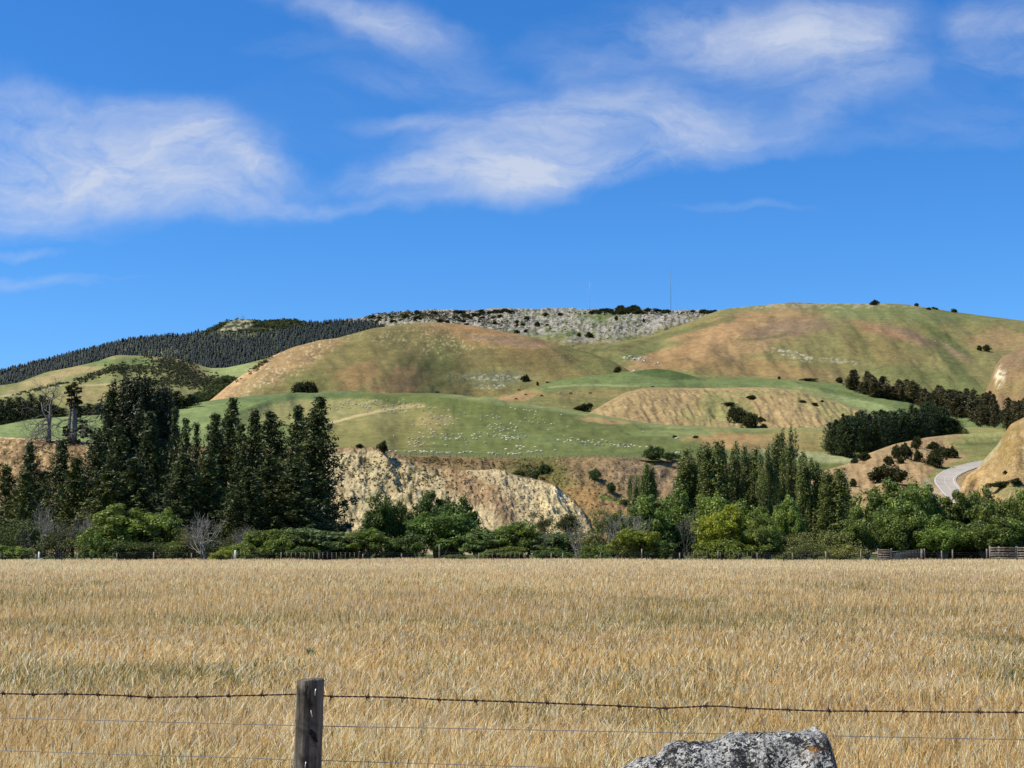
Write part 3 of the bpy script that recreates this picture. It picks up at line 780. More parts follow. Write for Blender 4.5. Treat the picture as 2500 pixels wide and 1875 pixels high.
PROTO = {}
def keep(kind, parts):
    """parts: list of (name, mesh)"""
    PROTO.setdefault(kind, []).append(parts)

# --- conifers: whorled branches ending in upturned tufts
def make_pine(seed, H=20, spread=4.0, cone=.75, whorls=26, per=7, droop=.0, bare=.1, tuft=.62, kk=9, c1=A(54, 70, 42), c2=A(108, 122, 70), topw=.12, ntuft=6, gap=0., kind='pine', lf=.17):
    rng = np.random.default_rng(seed)
    tr = MB()
    bend = np.array([rng.normal() * .02, rng.normal() * .02]) * H
    zz = np.linspace(0, H * .97, 9)
    pts = np.stack([bend[0] * (zz / H) ** 2, bend[1] * (zz / H) ** 2, zz], 1)
    tr.tube(pts, H * .016 * (1 - zz / H * .92), 7)
    C = []; Rr = []
    for i in range(whorls):
        f = bare + (1 - bare) * (i + rng.random() * .5) / whorls
        z = f * H
        prof = ((1 - f) ** cone) * (1 - .25 * math.exp(-((f - bare) / .12))) + topw * (1 - f)
        for j in range(per):
            if rng.random() < gap: continue
            th = (j + rng.random() * .8) / per * 2 * math.pi + i * 1.3
            L = spread * prof * (.6 + .65 * rng.random()) + .12
            el = R(8 + 32 * f + rng.normal() * 9) - droop
            q = np.linspace(0, 1, 6)
            x = L * q * math.cos(el); zr = L * (q * math.sin(el) + .28 * q ** 2.4)
            bp = np.stack([math.cos(th) * x, math.sin(th) * x, z + zr], 1)
            bp[:, :2] += bend * f * f
            if f < .85: tr.tube(bp[:5], (H * .0032 + .012) * (1 - q[:5] * .8), 3, cap=False)
            m = max(2, int(ntuft * (L / spread + .25)))
            for t in np.linspace(.3, 1.03, m):
                c = np.array([np.interp(t, q, bp[:, a]) for a in range(3)]) if t <= 1 else bp[-1] + (bp[-1] - bp[-2]) * .2
                C.append(c + rng.normal(size=3) * .18); Rr.append(tuft * (.6 + .6 * rng.random()) * (1.15 - .4 * t * (1 - f)) * (1.08 - .55 * f))
    C.append([bend[0], bend[1], H * .985]); Rr.append(tuft * .6)
    C = np.array(C); Rr = np.array(Rr)
    V, fq, sh = leaves(C, Rr, kk, lf, rng, out=.6, up=.5, elong=3.0, fill=.75, squash=1.15)
    keep(kind, [('crown', mesh_np('crown', V, fq, leafcol(sh, c1, c2, rng), pine_leaf)), ('trunk', tr.mesh('trunk', bark_dark, True))])
for s in range(4): make_pine(100 + s, 22, 4.6, 1.0, 28, 7, tuft=.66, kk=18, ntuft=6)
for s in range(2): make_pine(110 + s, 22, 2.6, .7, 26, 6, tuft=.55, kk=14, ntuft=4, gap=.1, kind='slender_pine')
for s in range(2): make_pine(120 + s, 22, 7.5, .42, 26, 10, tuft=.85, kk=24, ntuft=8, lf=.19, bare=.22, c1=A(42, 54, 34), c2=A(84, 96, 56), kind='broad_pine')
for s in range(3): make_pine(130 + s, 14, 3.5, .95, 17, 7, tuft=.6, kk=16, ntuft=5, gap=.15, c1=A(58, 74, 36), c2=A(112, 120, 52), kind='young_pine')
for s in range(3): make_pine(140 + s, 20, 5.2, .5, 13, 7, tuft=1.2, kk=24, ntuft=4, bare=.03, lf=.24, c1=A(36, 56, 40), c2=A(62, 80, 50), kind='belt_pine')
for s in range(3): make_pine(150 + s, 12, 2.8, .7, 11, 6, tuft=.9, kk=16, ntuft=3, bare=.08, lf=.3, c1=A(76, 78, 52), c2=A(112, 106, 72), kind='brown_pine')

# --- broadleaf crowns: lobes carrying puffs of leaves, carried on limbs
def make_broad(seed, W=10., H=8., lobes=7, puffs=16, leaf=.2, k=70, c1=A(84, 106, 50), c2=A(136, 154, 84), kind='willow', lean=0., low=.12, pr=.95, mat=None, wind=0., trunk=True, bark=None, top=.5, dep=.8, lr=1.):
    rng = np.random.default_rng(seed)
    tr = MB(); C = []; Rr = []; bright = []
    cz = H * (low + 1) / 2
    L = []
    for i in range(lobes):
        a = rng.random() * 2 * math.pi; rr = math.sqrt(rng.random()) * (.62 + .12 * (lr < 1))
        zz = low + (1 - low) * (.2 + .6 * rng.random() * (1.2 - rr))
        L.append((math.cos(a) * rr * W / 2, math.sin(a) * rr * W / 2 * dep, zz * H, (.2 + .14 * rng.random()) * W * lr))
    L.append((0, 0, H * .6, W * .28 * lr))
    for (x, y, z, r) in L:
        rz = min(r * .85, (H - z) * .98 + .1, z - low * H * .2 + .3)
        d = unit(rng.normal(size=(puffs, 3))); d[:, 2] = np.where(rng.random(puffs) < top, np.abs(d[:, 2]), d[:, 2])
        rad = .62 + .4 * rng.random((puffs, 1))
        p = np.array([x, y, z]) + d * rad * np.array([r, r, rz])
        p[:, 0] += lean * (p[:, 2] / H) ** 1.5 * H
        ok = p[:, 2] > .25
        C.append(p[ok]); Rr.append(pr * (.6 + .75 * rng.random(ok.sum())))
        if trunk:
            b0 = np.array([rng.normal() * .3, rng.normal() * .3, 0.]); e = np.array([x + lean * H * .4, y, z])
            mid = b0 * .6 + e * .4 + np.array([0, 0, H * .1])
            tr.tube([b0, b0 * .8 + mid * .2 + [0, 0, .2 * H * .3], mid, e], [W * .022, W * .018, W * .012, W * .005], 5)
    C = np.vstack(C); Rr = np.concatenate(Rr)
    if wind:
        C2 = C + np.array([1, .1, .55]) * wind; C = np.vstack([C, C2]); Rr = np.concatenate([Rr, Rr * .6])
    V, fq, sh = leaves(C, Rr, k, leaf, rng, out=.9, up=.35, elong=1.9, fill=.3, squash=.85)
    parts = [('crown', mesh_np('crown', V, fq, leafcol(sh, c1, c2, rng), mat or broad_leaf))]
    if trunk: parts.append(('trunk', tr.mesh('trunk', bark or bark_grey, True)))
    keep(kind, parts)
for s in range(5): make_broad(200 + s, 9, 7, 13, 15, k=84, leaf=.16, pr=.6, lr=.75)
for s in range(3): make_broad(210 + s, 8, 4.4, 12, 14, k=80, leaf=.16, low=.0, pr=.55, kind='bush', trunk=True, lr=.75)
for s in range(2): make_broad(220 + s, 8, 6, 9, 18, k=56, leaf=.2, pr=.55, wind=.6, lean=.18, kind='windswept', c1=A(84, 108, 64), c2=A(156, 176, 122))
for s in range(3): make_broad(230 + s, 8, 5, 8, 14, k=34, leaf=.16, pr=.8, low=.0, kind='thicket', c1=A(92, 98, 68), c2=A(140, 142, 108), mat=dry_leaf)
for s in range(3): make_broad(240 + s, 6, 3, 6, 12, k=40, leaf=.22, pr=.6, low=0., kind='shrub', c1=A(54, 62, 42), c2=A(84, 88, 58), mat=dry_leaf)

# --- poplars: columns of upswept sprays
def make_poplar(seed, H=16, W=4.4, kind='poplar', n=330, k=42):
    rng = np.random.default_rng(seed)
    tr = MB()
    C = []; Rr = []
    stems = [(0, 0, 1.)] + [(rng.normal() * W * .16, rng.normal() * W * .16, .78 + .2 * rng.random()) for _ in range(6)]
    for (x, y, h) in stems:
        zz = np.linspace(0, H * h, 6)
        tr.tube(np.stack([x * (zz / H) ** .5 * 1.3, y * (zz / H) ** .5 * 1.3, zz], 1), H * .012 * (1.02 - zz / (H * h)), 5, cap=False)
        m = int(n * h / 5)
        f = .06 + .94 * rng.random(m)
        prof = W / 2 * np.clip(np.sin(np.pi * np.clip(f, 0, 1) ** .8) ** .5, .05, 1) * (.58 if (x or y) else .75) * (1 - .12 * f)
        a = rng.random(m) * 6.283; r = prof * (rng.random(m) ** .4)
        C.append(np.stack([x * 1.4 + np.cos(a) * r, y * 1.4 + np.sin(a) * r, f * H * h], 1)); Rr.append(.3 + .3 * rng.random(m))
    C.append([[0, 0, H * .99]]); Rr.append([.22])
    C = np.vstack(C); Rr = np.concatenate(Rr)
    V, fq, sh = leaves(C, Rr, k, .2, rng, out=.8, up=.3, elong=1.6, fill=.3, squash=2.3)
    keep(kind, [('crown', mesh_np('crown', V, fq, leafcol(sh, A(88, 104, 58), A(150, 164, 102), rng), broad_leaf)), ('trunk', tr.mesh('trunk', bark_grey, True))])
for s in range(5): make_poplar(300 + s, 16, 3.9 + .5 * (s % 2))

# --- leafless trees
def branchy(mb, p, d, L, r, depth, rng, spread=.55, up=.15, tips=None, sides=5):
    n = 4; pts = [p]; q = p.copy(); dd = d.copy()
    for i in range(n):
        dd = unit(dd + rng.normal(size=3) * .16 + np.array([0, 0, up * .35]))
        q = q + dd * L / n; pts.append(q.copy())
    mb.tube(pts, np.linspace(r, r * .55, n + 1), sides, cap=(depth == 0))
    if depth <= 0:
        if tips is not None: tips.append(pts[-1])
        return
    for k in range(2 + (rng.random() < .55)):
        nd = unit(dd + rng.normal(size=3) * spread + np.array([0, 0, up]))
        s = pts[-1] if k < 2 else pts[2]
        branchy(mb, s, nd, L * (.66 + .2 * rng.random()), r * .64, depth - 1, rng, spread, up, tips, 4 if depth > 2 else 3)
def make_dead(seed, H=7, stems=4, depth=4, spread=.5, up=.2, r=.09, kind='dead_tree', fan=.5, mat=None, foliage=None, lean=(0, 0)):
    rng = np.random.default_rng(seed); mb = MB(); tips = []
    for i in range(stems):
        a = rng.random() * 6.283
        d = unit(np.array([math.cos(a) * fan + lean[0], math.sin(a) * fan * .6 + lean[1], 1.]))
        branchy(mb, np.array([math.cos(a) * .2, math.sin(a) * .2, 0]), d, H * .33, r, depth, rng, spread, up, tips)
    parts = [('trunk', mb.mesh('trunk', mat or bark_dead, True))]
    if foliage:
        C = np.array(tips); V, fq, sh = leaves(C, foliage['r'], foliage['k'], foliage['s'], rng, fill=.6)
        parts.insert(0, ('crown', mesh_np('crown', V, fq, leafcol(sh, foliage['c1'], foliage['c2'], rng), foliage.get('m', dry_leaf))))
    keep(kind, parts)
for s in range(3): make_dead(400 + s, 7, 6, 4, .5, .18, .12, fan=.75)
make_dead(410, 9, 3, 5, .4, .3, .08, 'sparse_tree', fan=.25, mat=bark_deadgrey, foliage=dict(r=.5, k=9, s=.17, c1=A(78, 90, 60), c2=A(116, 124, 86)))
make_dead(411, 9, 4, 5, .4, .35, .08, 'sparse_tree', fan=.2, mat=bark_deadgrey, foliage=dict(r=.5, k=10, s=.17, c1=A(78, 90, 60), c2=A(116, 124, 86)))
make_dead(420, 8, 4, 5, .55, .1, .07, 'twiggy', fan=.5, mat=bark_deadgrey)

def dup(kind, idx, name, loc, H=None, sx=1., rz=0., color=None, label=None, cat='tree', group=None, h0=None):
    """a plant of a prototype: an Empty at its foot with copies of its parts"""
    parts = PROTO[kind][idx % len(PROTO[kind])]
    e = empty(name, loc, rz); h = proto_h(kind, idx)
    s = H / h if H else 1.
    e.scale = (s * sx, s * sx, s)
    for nm, me in parts:
        o = bpy.data.objects.new(nm, me); COL.objects.link(o); o.parent = e
        if color is not None and nm == 'crown': o.color = (*color, 1)
    tag(e, label, cat, group)
    return e
_h_cache = {}
def proto_h(kind, idx):
    key = (kind, idx % len(PROTO[kind]))
    if key not in _h_cache:
        z = 0; x = 0
        for nm, me in PROTO[kind][key[1]]:
            a = np.zeros(len(me.vertices) * 3, np.float32); me.vertices.foreach_get('co', a); a = a.reshape(-1, 3)
            z = max(z, np.percentile(a[:, 2], 99.8)); x = max(x, np.percentile(np.abs(a[:, :2]), 98))
        _h_cache[key] = (z, x * 2)
    return _h_cache[key][0]
def proto_w(kind, idx): proto_h(kind, idx); return _h_cache[(kind, idx % len(PROTO[kind]))][1]

def stand(kind, idx, name, u, vtop, wpx, Y, rz=None, **kw):
    """a plant on the flat at column u and distance Y, its top at vtop and wpx wide in the photo"""
    foot = at(u, Y, 0); foot.z = 0.
    top = pos(u, vtop, Y)[2]
    H = top; W = wpx / F * Y
    sx = (W / proto_w(kind, idx)) / (H / proto_h(kind, idx))
    return dup(kind, idx, name, foot, H, sx, (u * 1.7 + idx) % 6.28 if rz is None else rz, **kw)

def stand_on(L, kind, idx, name, u, v, hpx, wpx, sink=.02, **kw):
    p = hit(L, u, v)
    if p is None: return None
    H = hpx / F * p.y; W = wpx / F * p.y
    sx = (W / proto_w(kind, idx)) / (H / proto_h(kind, idx))
    q = p.copy(); q.z -= H * sink
    return dup(kind, idx, name, q, H * (1 + sink), sx, (u * 2.3 + v) % 6.28, **kw)

# ------------------------------------------------------------------ the pine stand at the left
PINES = [  # u, vtop, width, distance, kind, idx, label
    (12, 1135, 66, 215, 'young_pine', 0, 'pine cut by the left edge of the picture'),
    (66, 1081, 62, 236, 'pine', 0, 'dark narrow pine left of the tan bank gap'),
    (50, 1150, 60, 205, 'young_pine', 1, 'yellowish young pine low at the far left'),
    (142, 1076, 74, 232, 'pine', 1, 'spiky pine standing alone before the tan bank'),
    (104, 1150, 60, 238, 'young_pine', 2, 'small olive pine between two taller pines at the left'),
    (176, 1118, 76, 222, 'young_pine', 0, 'yellow green young pine right of the spiky pine'),
    (232, 1062, 80, 238, 'pine', 2, 'dark pine at the left foot of the tall broad pine'),
    (266, 953, 92, 262, 'pine', 3, 'tall dark pine leaning on the left side of the broad pine'),
    (326, 921, 150, 264, 'broad_pine', 0, 'tallest and broadest pine with a blackish crown'),
    (385, 948, 80, 268, 'broad_pine', 1, 'dark pine merged with the right side of the tallest pine'),
    (290, 1040, 84, 226, 'pine', 1, 'dense pine before the trunk of the tallest pine'),
    (366, 1008, 88, 240, 'pine', 0, 'pine with a ragged point right of the tallest pine'),
    (418, 996, 38, 246, 'slender_pine', 0, 'slender open pine with see-through whorls'),
    (450, 1022, 50, 236, 'slender_pine', 1, 'narrow pine right of the slender open pine'),
    (474, 1034, 44, 240, 'slender_pine', 0, 'narrow short pine between two clusters of pines'),
    (430, 1110, 84, 212, 'pine', 2, 'grey green lower pine before the narrow pines'),
    (513, 1012, 74, 236, 'pine', 3, 'dark pine left of the double-pointed tall pine'),
    (547, 974, 84, 242, 'pine', 1, 'tall pine with a thin leader above its neighbours'),
    (580, 1036, 54, 234, 'slender_pine', 1, 'thin pine in the dip behind the middle of the stand'),
    (611, 1003, 76, 238, 'pine', 0, 'pointed pine in the right half of the stand'),
    (500, 1120, 90, 214, 'pine', 0, 'bushy lower pine at the front of the middle of the stand'),
    (672, 1006, 96, 236, 'pine', 2, 'blunt-topped pine left of the rightmost big pine'),
    (722, 994, 86, 242, 'pine', 3, 'dark pine tucked behind the rightmost big pine'),
    (754, 972, 112, 232, 'pine', 1, 'rightmost big pine with a long swept side over the bluff'),
    (640, 1110, 90, 216, 'pine', 1, 'wide low pine before the blunt-topped pine'),
    (590, 1140, 84, 210, 'pine', 3, 'low dark pine with pale sunlit tips in the middle front'),
    (712, 1120, 104, 214, 'pine', 2, 'lowest pine at the front of the right end of the stand'),
    (780, 1130, 66, 240, 'pine', 0, 'low pine at the foot of the bluff'),
    (330, 1120, 90, 214, 'pine', 3, 'mid-height pine behind the bright green round bush'),
    (250, 1150, 80, 212, 'young_pine', 1, 'olive pine at the left end of the dense stand'),
]
for i, (u, vt, w, Y, kd, ix, lb) in enumerate(PINES):
    g = .82 + .32 * random.random()
    if kd == 'broad_pine': g = .8
    stand(kd, ix, 'pine_tree', u, vt, w * {'slender_pine': 1.4, 'broad_pine': 1.2}.get(kd, 1.6), Y, label=lb, cat='pine tree', group='pines standing before the terrace', color=(g, g, g))

# ------------------------------------------------------------------ poplars
POP = [(1679, 1103, 66, 262, 'leftmost poplar of the row, broad with a rounded top'), (1714, 1092, 62, 272, 'second poplar of the row, darker and set back'),
       (1755, 1080, 62, 258, 'poplar with a bright left side, third in the row'), (1800, 1080, 56, 262, 'poplar with a twin top beside the gap in the row'),
       (1822, 1094, 36, 270, 'narrow poplar leaning at the gap in the row'), (1850, 1100, 54, 262, 'rounded poplar right of the gap in the row'),
       (1881, 1090, 56, 258, 'dense poplar left of the tallest pair'), (1908, 1066, 50, 268, 'second tallest poplar, left of the tallest one'),
       (1937, 1046, 58, 262, 'tallest poplar, rising above the whole row'), (1966, 1107, 42, 250, 'slim poplar right of the tallest poplar'),
       (2001, 1134, 42, 250, 'narrow poplar with grey-lit foliage before the tan rise'), (2026, 1188, 36, 262, 'short poplar hidden between two taller ones'),
       (2052, 1146, 64, 246, 'rightmost poplar, standing clear with a full rounded column')]
for i, (u, vt, w, Y, lb) in enumerate(POP):
    g = .8 + .3 * random.random()
    stand('poplar', i, 'poplar_tree', u, vt, w * 1.27, Y, label=lb, cat='poplar', group='poplars in a row at the terrace foot', color=(g, g, g))
for i, (u, vt, w, Y, lb) in enumerate([(1580, 1136, 42, 300, 'taller of two lone poplars before the brown slope'), (1556, 1162, 38, 302, 'shorter of two lone poplars before the brown slope')]):
    stand('poplar', i + 2, 'poplar_tree', u, vt, w * 1.15, Y, label=lb, cat='poplar', group='two poplars apart from the row', color=(.85, .95, .85))

# ------------------------------------------------------------------ willows, bushes and dead trees along the far fence
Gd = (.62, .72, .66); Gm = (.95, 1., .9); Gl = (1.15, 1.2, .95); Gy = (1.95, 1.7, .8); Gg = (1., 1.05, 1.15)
BELT = [  # kind, idx, u, vtop, width, distance, colour, name, label
    ('bush', 0, 32, 1322, 120, 171, Gl, 'bush', 'bright green bush at the left edge beside the white post'),
    ('thicket', 0, 60, 1262, 150, 186, Gd, 'thicket', 'grey leafless-looking thicket at the left below the yellow pines'),
    ('thicket', 1, 150, 1276, 150, 184, Gd, 'thicket', 'dark twiggy thicket right of the white post'),
    ('thicket', 2, 215, 1300, 110, 180, Gm, 'thicket', 'olive thicket left of the round green willow'),
    ('willow', 0, 318, 1233, 190, 184, Gl, 'willow_tree', 'round bright green willow before the dark pines'),
    ('willow', 1, 400, 1244, 90, 186, Gl, 'willow_tree', 'small willow lobe joining the round bright willow on the right'),
    ('bush', 1, 228, 1298, 80, 178, Gm, 'bush', 'small mid-green bush at the left foot of the bright willow'),
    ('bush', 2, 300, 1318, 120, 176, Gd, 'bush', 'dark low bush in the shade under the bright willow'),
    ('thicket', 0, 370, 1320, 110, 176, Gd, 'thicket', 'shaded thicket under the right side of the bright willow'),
    ('thicket', 1, 462, 1282, 90, 182, (1.1, 1.2, .95), 'bush', 'greyish green bush left of the bleached dead tree'),
    ('bush', 0, 430, 1318, 80, 180, Gm, 'bush', 'low bush between the willow and the bleached dead tree'),
    ('bush', 1, 548, 1340, 66, 170, Gy, 'bush', 'small yellow-green bush at the fence beside the dead tree'),
    ('bush', 2, 598, 1322, 110, 175, (1.3, 1.3, 1.), 'bush', 'pale green low bush before the white post'),
    ('willow', 2, 652, 1292, 130, 178, Gl, 'willow_tree', 'spiky mid-green willow with upright tips below the pines'),
    ('bush', 0, 700, 1302, 90, 176, Gm, 'bush', 'rounded bush right of the spiky willow'),
    ('windswept', 0, 800, 1290, 150, 178, Gg, 'willow_tree', 'wind-swept silvery willow with pale leaf undersides'),
    ('bush', 1, 850, 1305, 100, 184, Gd, 'bush', 'dark bush behind the wind-swept willow'),
    ('willow', 3, 895, 1292, 150, 178, Gl, 'willow_tree', 'light green low willow before the dark round tree'),
    ('willow', 4, 962, 1207, 118, 196, (.72, .82, .72), 'willow_tree', 'dark round tree before the pale bluff, left of the pair'),
    ('willow', 0, 1068, 1202, 130, 200, (.66, .78, .72), 'willow_tree', 'tall dark rounded tree in the middle of the bluff'),
    ('willow', 1, 1120, 1216, 120, 194, (.72, .84, .74), 'willow_tree', 'right shoulder tree of the dark group before the bluff'),
    ('willow', 2, 1100, 1250, 160, 184, (.8, .92, .74), 'willow_tree', 'leafy dark green tree in front of the dark group'),
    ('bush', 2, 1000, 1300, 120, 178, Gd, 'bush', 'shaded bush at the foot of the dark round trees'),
    ('bush', 0, 1105, 1342, 66, 171, Gm, 'bush', 'little round bush at the fence below the dark trees'),
    ('windswept', 1, 1190, 1294, 130, 180, Gm, 'willow_tree', 'leaning green willow left of the long rounded hedge-like group'),
    ('willow', 3, 1268, 1274, 150, 182, (.9, .98, .78), 'willow_tree', 'broad green willow below the right half of the bluff'),
    ('windswept', 0, 1338, 1300, 120, 180, Gm, 'willow_tree', 'wind-swept willow right of the broad green willow'),
    ('bush', 2, 1240, 1325, 130, 176, Gm, 'bush', 'low dense bush in front of the broad green willow'),
    ('bush', 0, 1330, 1330, 110, 176, Gd, 'bush', 'low dark bush under the wind-swept willow'),
    ('sparse_tree', 0, 1306, 1246, 70, 196, Gm, 'sparse_tree', 'thin sparse tree with grey twigs before the pale bluff'),
    ('sparse_tree', 1, 1392, 1250, 90, 190, Gm, 'sparse_tree', 'sparse upright tree over the foot of the bluff'),
    ('sparse_tree', 0, 1468, 1240, 90, 192, Gm, 'sparse_tree', 'sparse grey-green tree before the grassy gully'),
    ('thicket', 2, 1430, 1290, 110, 182, Gm, 'thicket', 'grey-green thicket behind the white-barked dead trunk'),
    ('bush', 1, 1458, 1326, 100, 174, Gl, 'bush', 'rounded fresh green bush at the fence below the gully'),
    ('thicket', 0, 1510, 1290, 80, 184, Gm, 'thicket', 'thin thicket left of the big leaning willow'),
    ('willow', 4, 1530, 1250, 110, 190, Gm, 'willow_tree', 'greyish willow at the left side of the big willow mass'),
    ('willow', 0, 1600, 1212, 150, 192, Gm, 'willow_tree', 'big rounded willow under the two lone poplars'),
    ('willow', 1, 1655, 1198, 130, 196, Gl, 'willow_tree', 'high green willow left of the bright group'),
    ('willow', 2, 1566, 1292, 110, 174, (1.55, 1.4, .75), 'willow_tree', 'small spreading yellow-green tree with a pale trunk'),
    ('bush', 0, 1620, 1310, 100, 180, Gd, 'bush', 'shaded bush right of the small yellow-green tree'),
    ('willow', 3, 1735, 1214, 130, 196, Gl, 'willow_tree', 'arched willow behind the grey dead tree'),
    ('willow', 4, 1800, 1210, 150, 192, Gl, 'willow_tree', 'highest fresh green willow below the poplars'),
    ('willow', 0, 1768, 1234, 130, 180, Gy, 'willow_tree', 'bright yellow-green willow, the lightest tree of the belt'),
    ('willow', 1, 1845, 1250, 100, 184, Gl, 'willow_tree', 'green willow right of the yellow-green one'),
    ('willow', 2, 1872, 1282, 84, 178, Gl, 'willow_tree', 'small low willow lobe at the right of the bright group'),
    ('bush', 2, 1780, 1310, 160, 176, (1.1, 1.05, .7), 'bush', 'shaded foot bush under the yellow-green willow'),
    ('willow', 3, 1924, 1214, 70, 206, Gl, 'willow_tree', 'light green willow squeezed between the poplars'),
    ('thicket', 1, 1926, 1294, 100, 180, (1.25, 1.35, 1.2), 'thicket', 'pale grey-green thicket right of the bright willows'),
    ('thicket', 2, 1990, 1290, 110, 184, (1.2, 1.3, 1.1), 'thicket', 'grey-green thicket below the rightmost poplars'),
    ('thicket', 0, 2050, 1292, 110, 180, (1.1, 1.2, 1.05), 'thicket', 'soft grey thicket left of the big right-hand willows'),
    ('thicket', 1, 1960, 1318, 130, 175, (.9, 1., .85), 'thicket', 'low front thicket at the fence below the poplars'),
    ('thicket', 2, 2065, 1322, 110, 175, (1.2, 1.3, .9), 'thicket', 'low olive thicket left of the wooden gate'),
    ('willow', 4, 2118, 1266, 100, 180, Gm, 'willow_tree', 'low willow lobe hanging left of the wooden gate'),
    ('willow', 1, 2165, 1176, 150, 192, Gm, 'willow_tree', 'tall willow left of the road bend'),
    ('willow', 2, 2245, 1178, 140, 190, Gm, 'willow_tree', 'tall willow hiding the foot of the road'),
    ('willow', 3, 2205, 1230, 120, 182, Gm, 'willow_tree', 'front willow above the wooden gate'),
    ('willow', 0, 2318, 1200, 130, 192, Gm, 'willow_tree', 'willow just below the end of the visible road'),
    ('willow', 4, 2390, 1192, 130, 196, Gm, 'willow_tree', 'willow below the ochre bank'),
    ('willow', 1, 2300, 1262, 130, 180, Gl, 'willow_tree', 'lower front willow with sunlit shoulders, right of the gate'),
    ('willow', 2, 2440, 1218, 120, 188, Gm, 'willow_tree', 'willow left of the right edge'),
    ('willow', 3, 2500, 1200, 110, 190, Gm, 'willow_tree', 'willow cut by the right edge of the picture'),
    ('willow', 4, 2400, 1262, 150, 180, Gm, 'willow_tree', 'front willow left above the wooden stockyard rails'),
    ('willow', 0, 2480, 1275, 120, 180, Gm, 'willow_tree', 'front willow behind the wooden stockyard rails'),
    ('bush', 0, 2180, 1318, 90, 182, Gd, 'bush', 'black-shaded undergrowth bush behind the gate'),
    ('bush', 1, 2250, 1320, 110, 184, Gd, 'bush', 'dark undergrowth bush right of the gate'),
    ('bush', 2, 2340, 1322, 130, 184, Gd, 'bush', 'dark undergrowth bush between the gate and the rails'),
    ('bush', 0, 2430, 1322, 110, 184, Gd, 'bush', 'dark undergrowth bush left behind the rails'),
    ('bush', 1, 740, 1326, 90, 174, Gd, 'bush', 'low dark bush left of the wind-swept willow'),
    ('thicket', 0, 505, 1300, 110, 186, Gd, 'thicket', 'dark thicket behind the bleached dead tree'),
    ('thicket', 1, 590, 1280, 110, 190, Gd, 'thicket', 'dark thicket at the foot of the middle pines'),
    ('thicket', 2, 10, 1290, 90, 180, Gd, 'thicket', 'dark thicket above the bright bush at the left edge'),
]
for (kd, ix, u, vt, w, Y, cl, nm, lb) in BELT:
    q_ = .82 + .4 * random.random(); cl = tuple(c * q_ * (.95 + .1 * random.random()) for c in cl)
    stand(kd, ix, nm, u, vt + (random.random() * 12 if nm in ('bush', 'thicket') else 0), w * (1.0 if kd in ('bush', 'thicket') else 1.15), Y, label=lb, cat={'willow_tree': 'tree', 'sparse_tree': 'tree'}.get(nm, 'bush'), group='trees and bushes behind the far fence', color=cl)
DEADS = [('dead_tree', 0, 500, 1250, 130, 177, 'bleached dead tree with a fan of white branches before the pines'),
         ('dead_tree', 1, 100, 1222, 110, 183, 'pale dead tree with forked upright branches at the left'),
         ('dead_tree', 2, 212, 1246, 90, 184, 'pale dead branches reaching up left of the bright willow'),
         ('dead_tree', 2, 600, 1280, 80, 180, 'thin whitish dead shrub right of the bleached dead tree'),
         ('dead_tree', 1, 1412, 1262, 60, 178, 'white-barked dead trunk at the right foot of the bluff'),
         ('dead_tree', 0, 1535, 1240, 110, 176, 'leaning bleached branches on the left side of the big willow'),
         ('twiggy', 0, 1682, 1240, 84, 176, 'grey twiggy dead tree left of the yellow-green willow'),
         ('twiggy', 0, 1330, 1290, 70, 178, 'grey bare twigs among the sparse trees below the bluff'),
         ('twiggy', 0, 150, 1262, 110, 182, 'bare grey twigs rising from the dark left thicket')]
for (kd, ix, u, vt, w, Y, lb) in DEADS:
    stand(kd, ix, 'dead_tree', u, vt, w, Y, label=lb, cat='dead tree', group='bare trees along the far fence')
tall_dead = [(120, 1083, 150, 120, 0), (186, 1084, 150, 96, 1)]
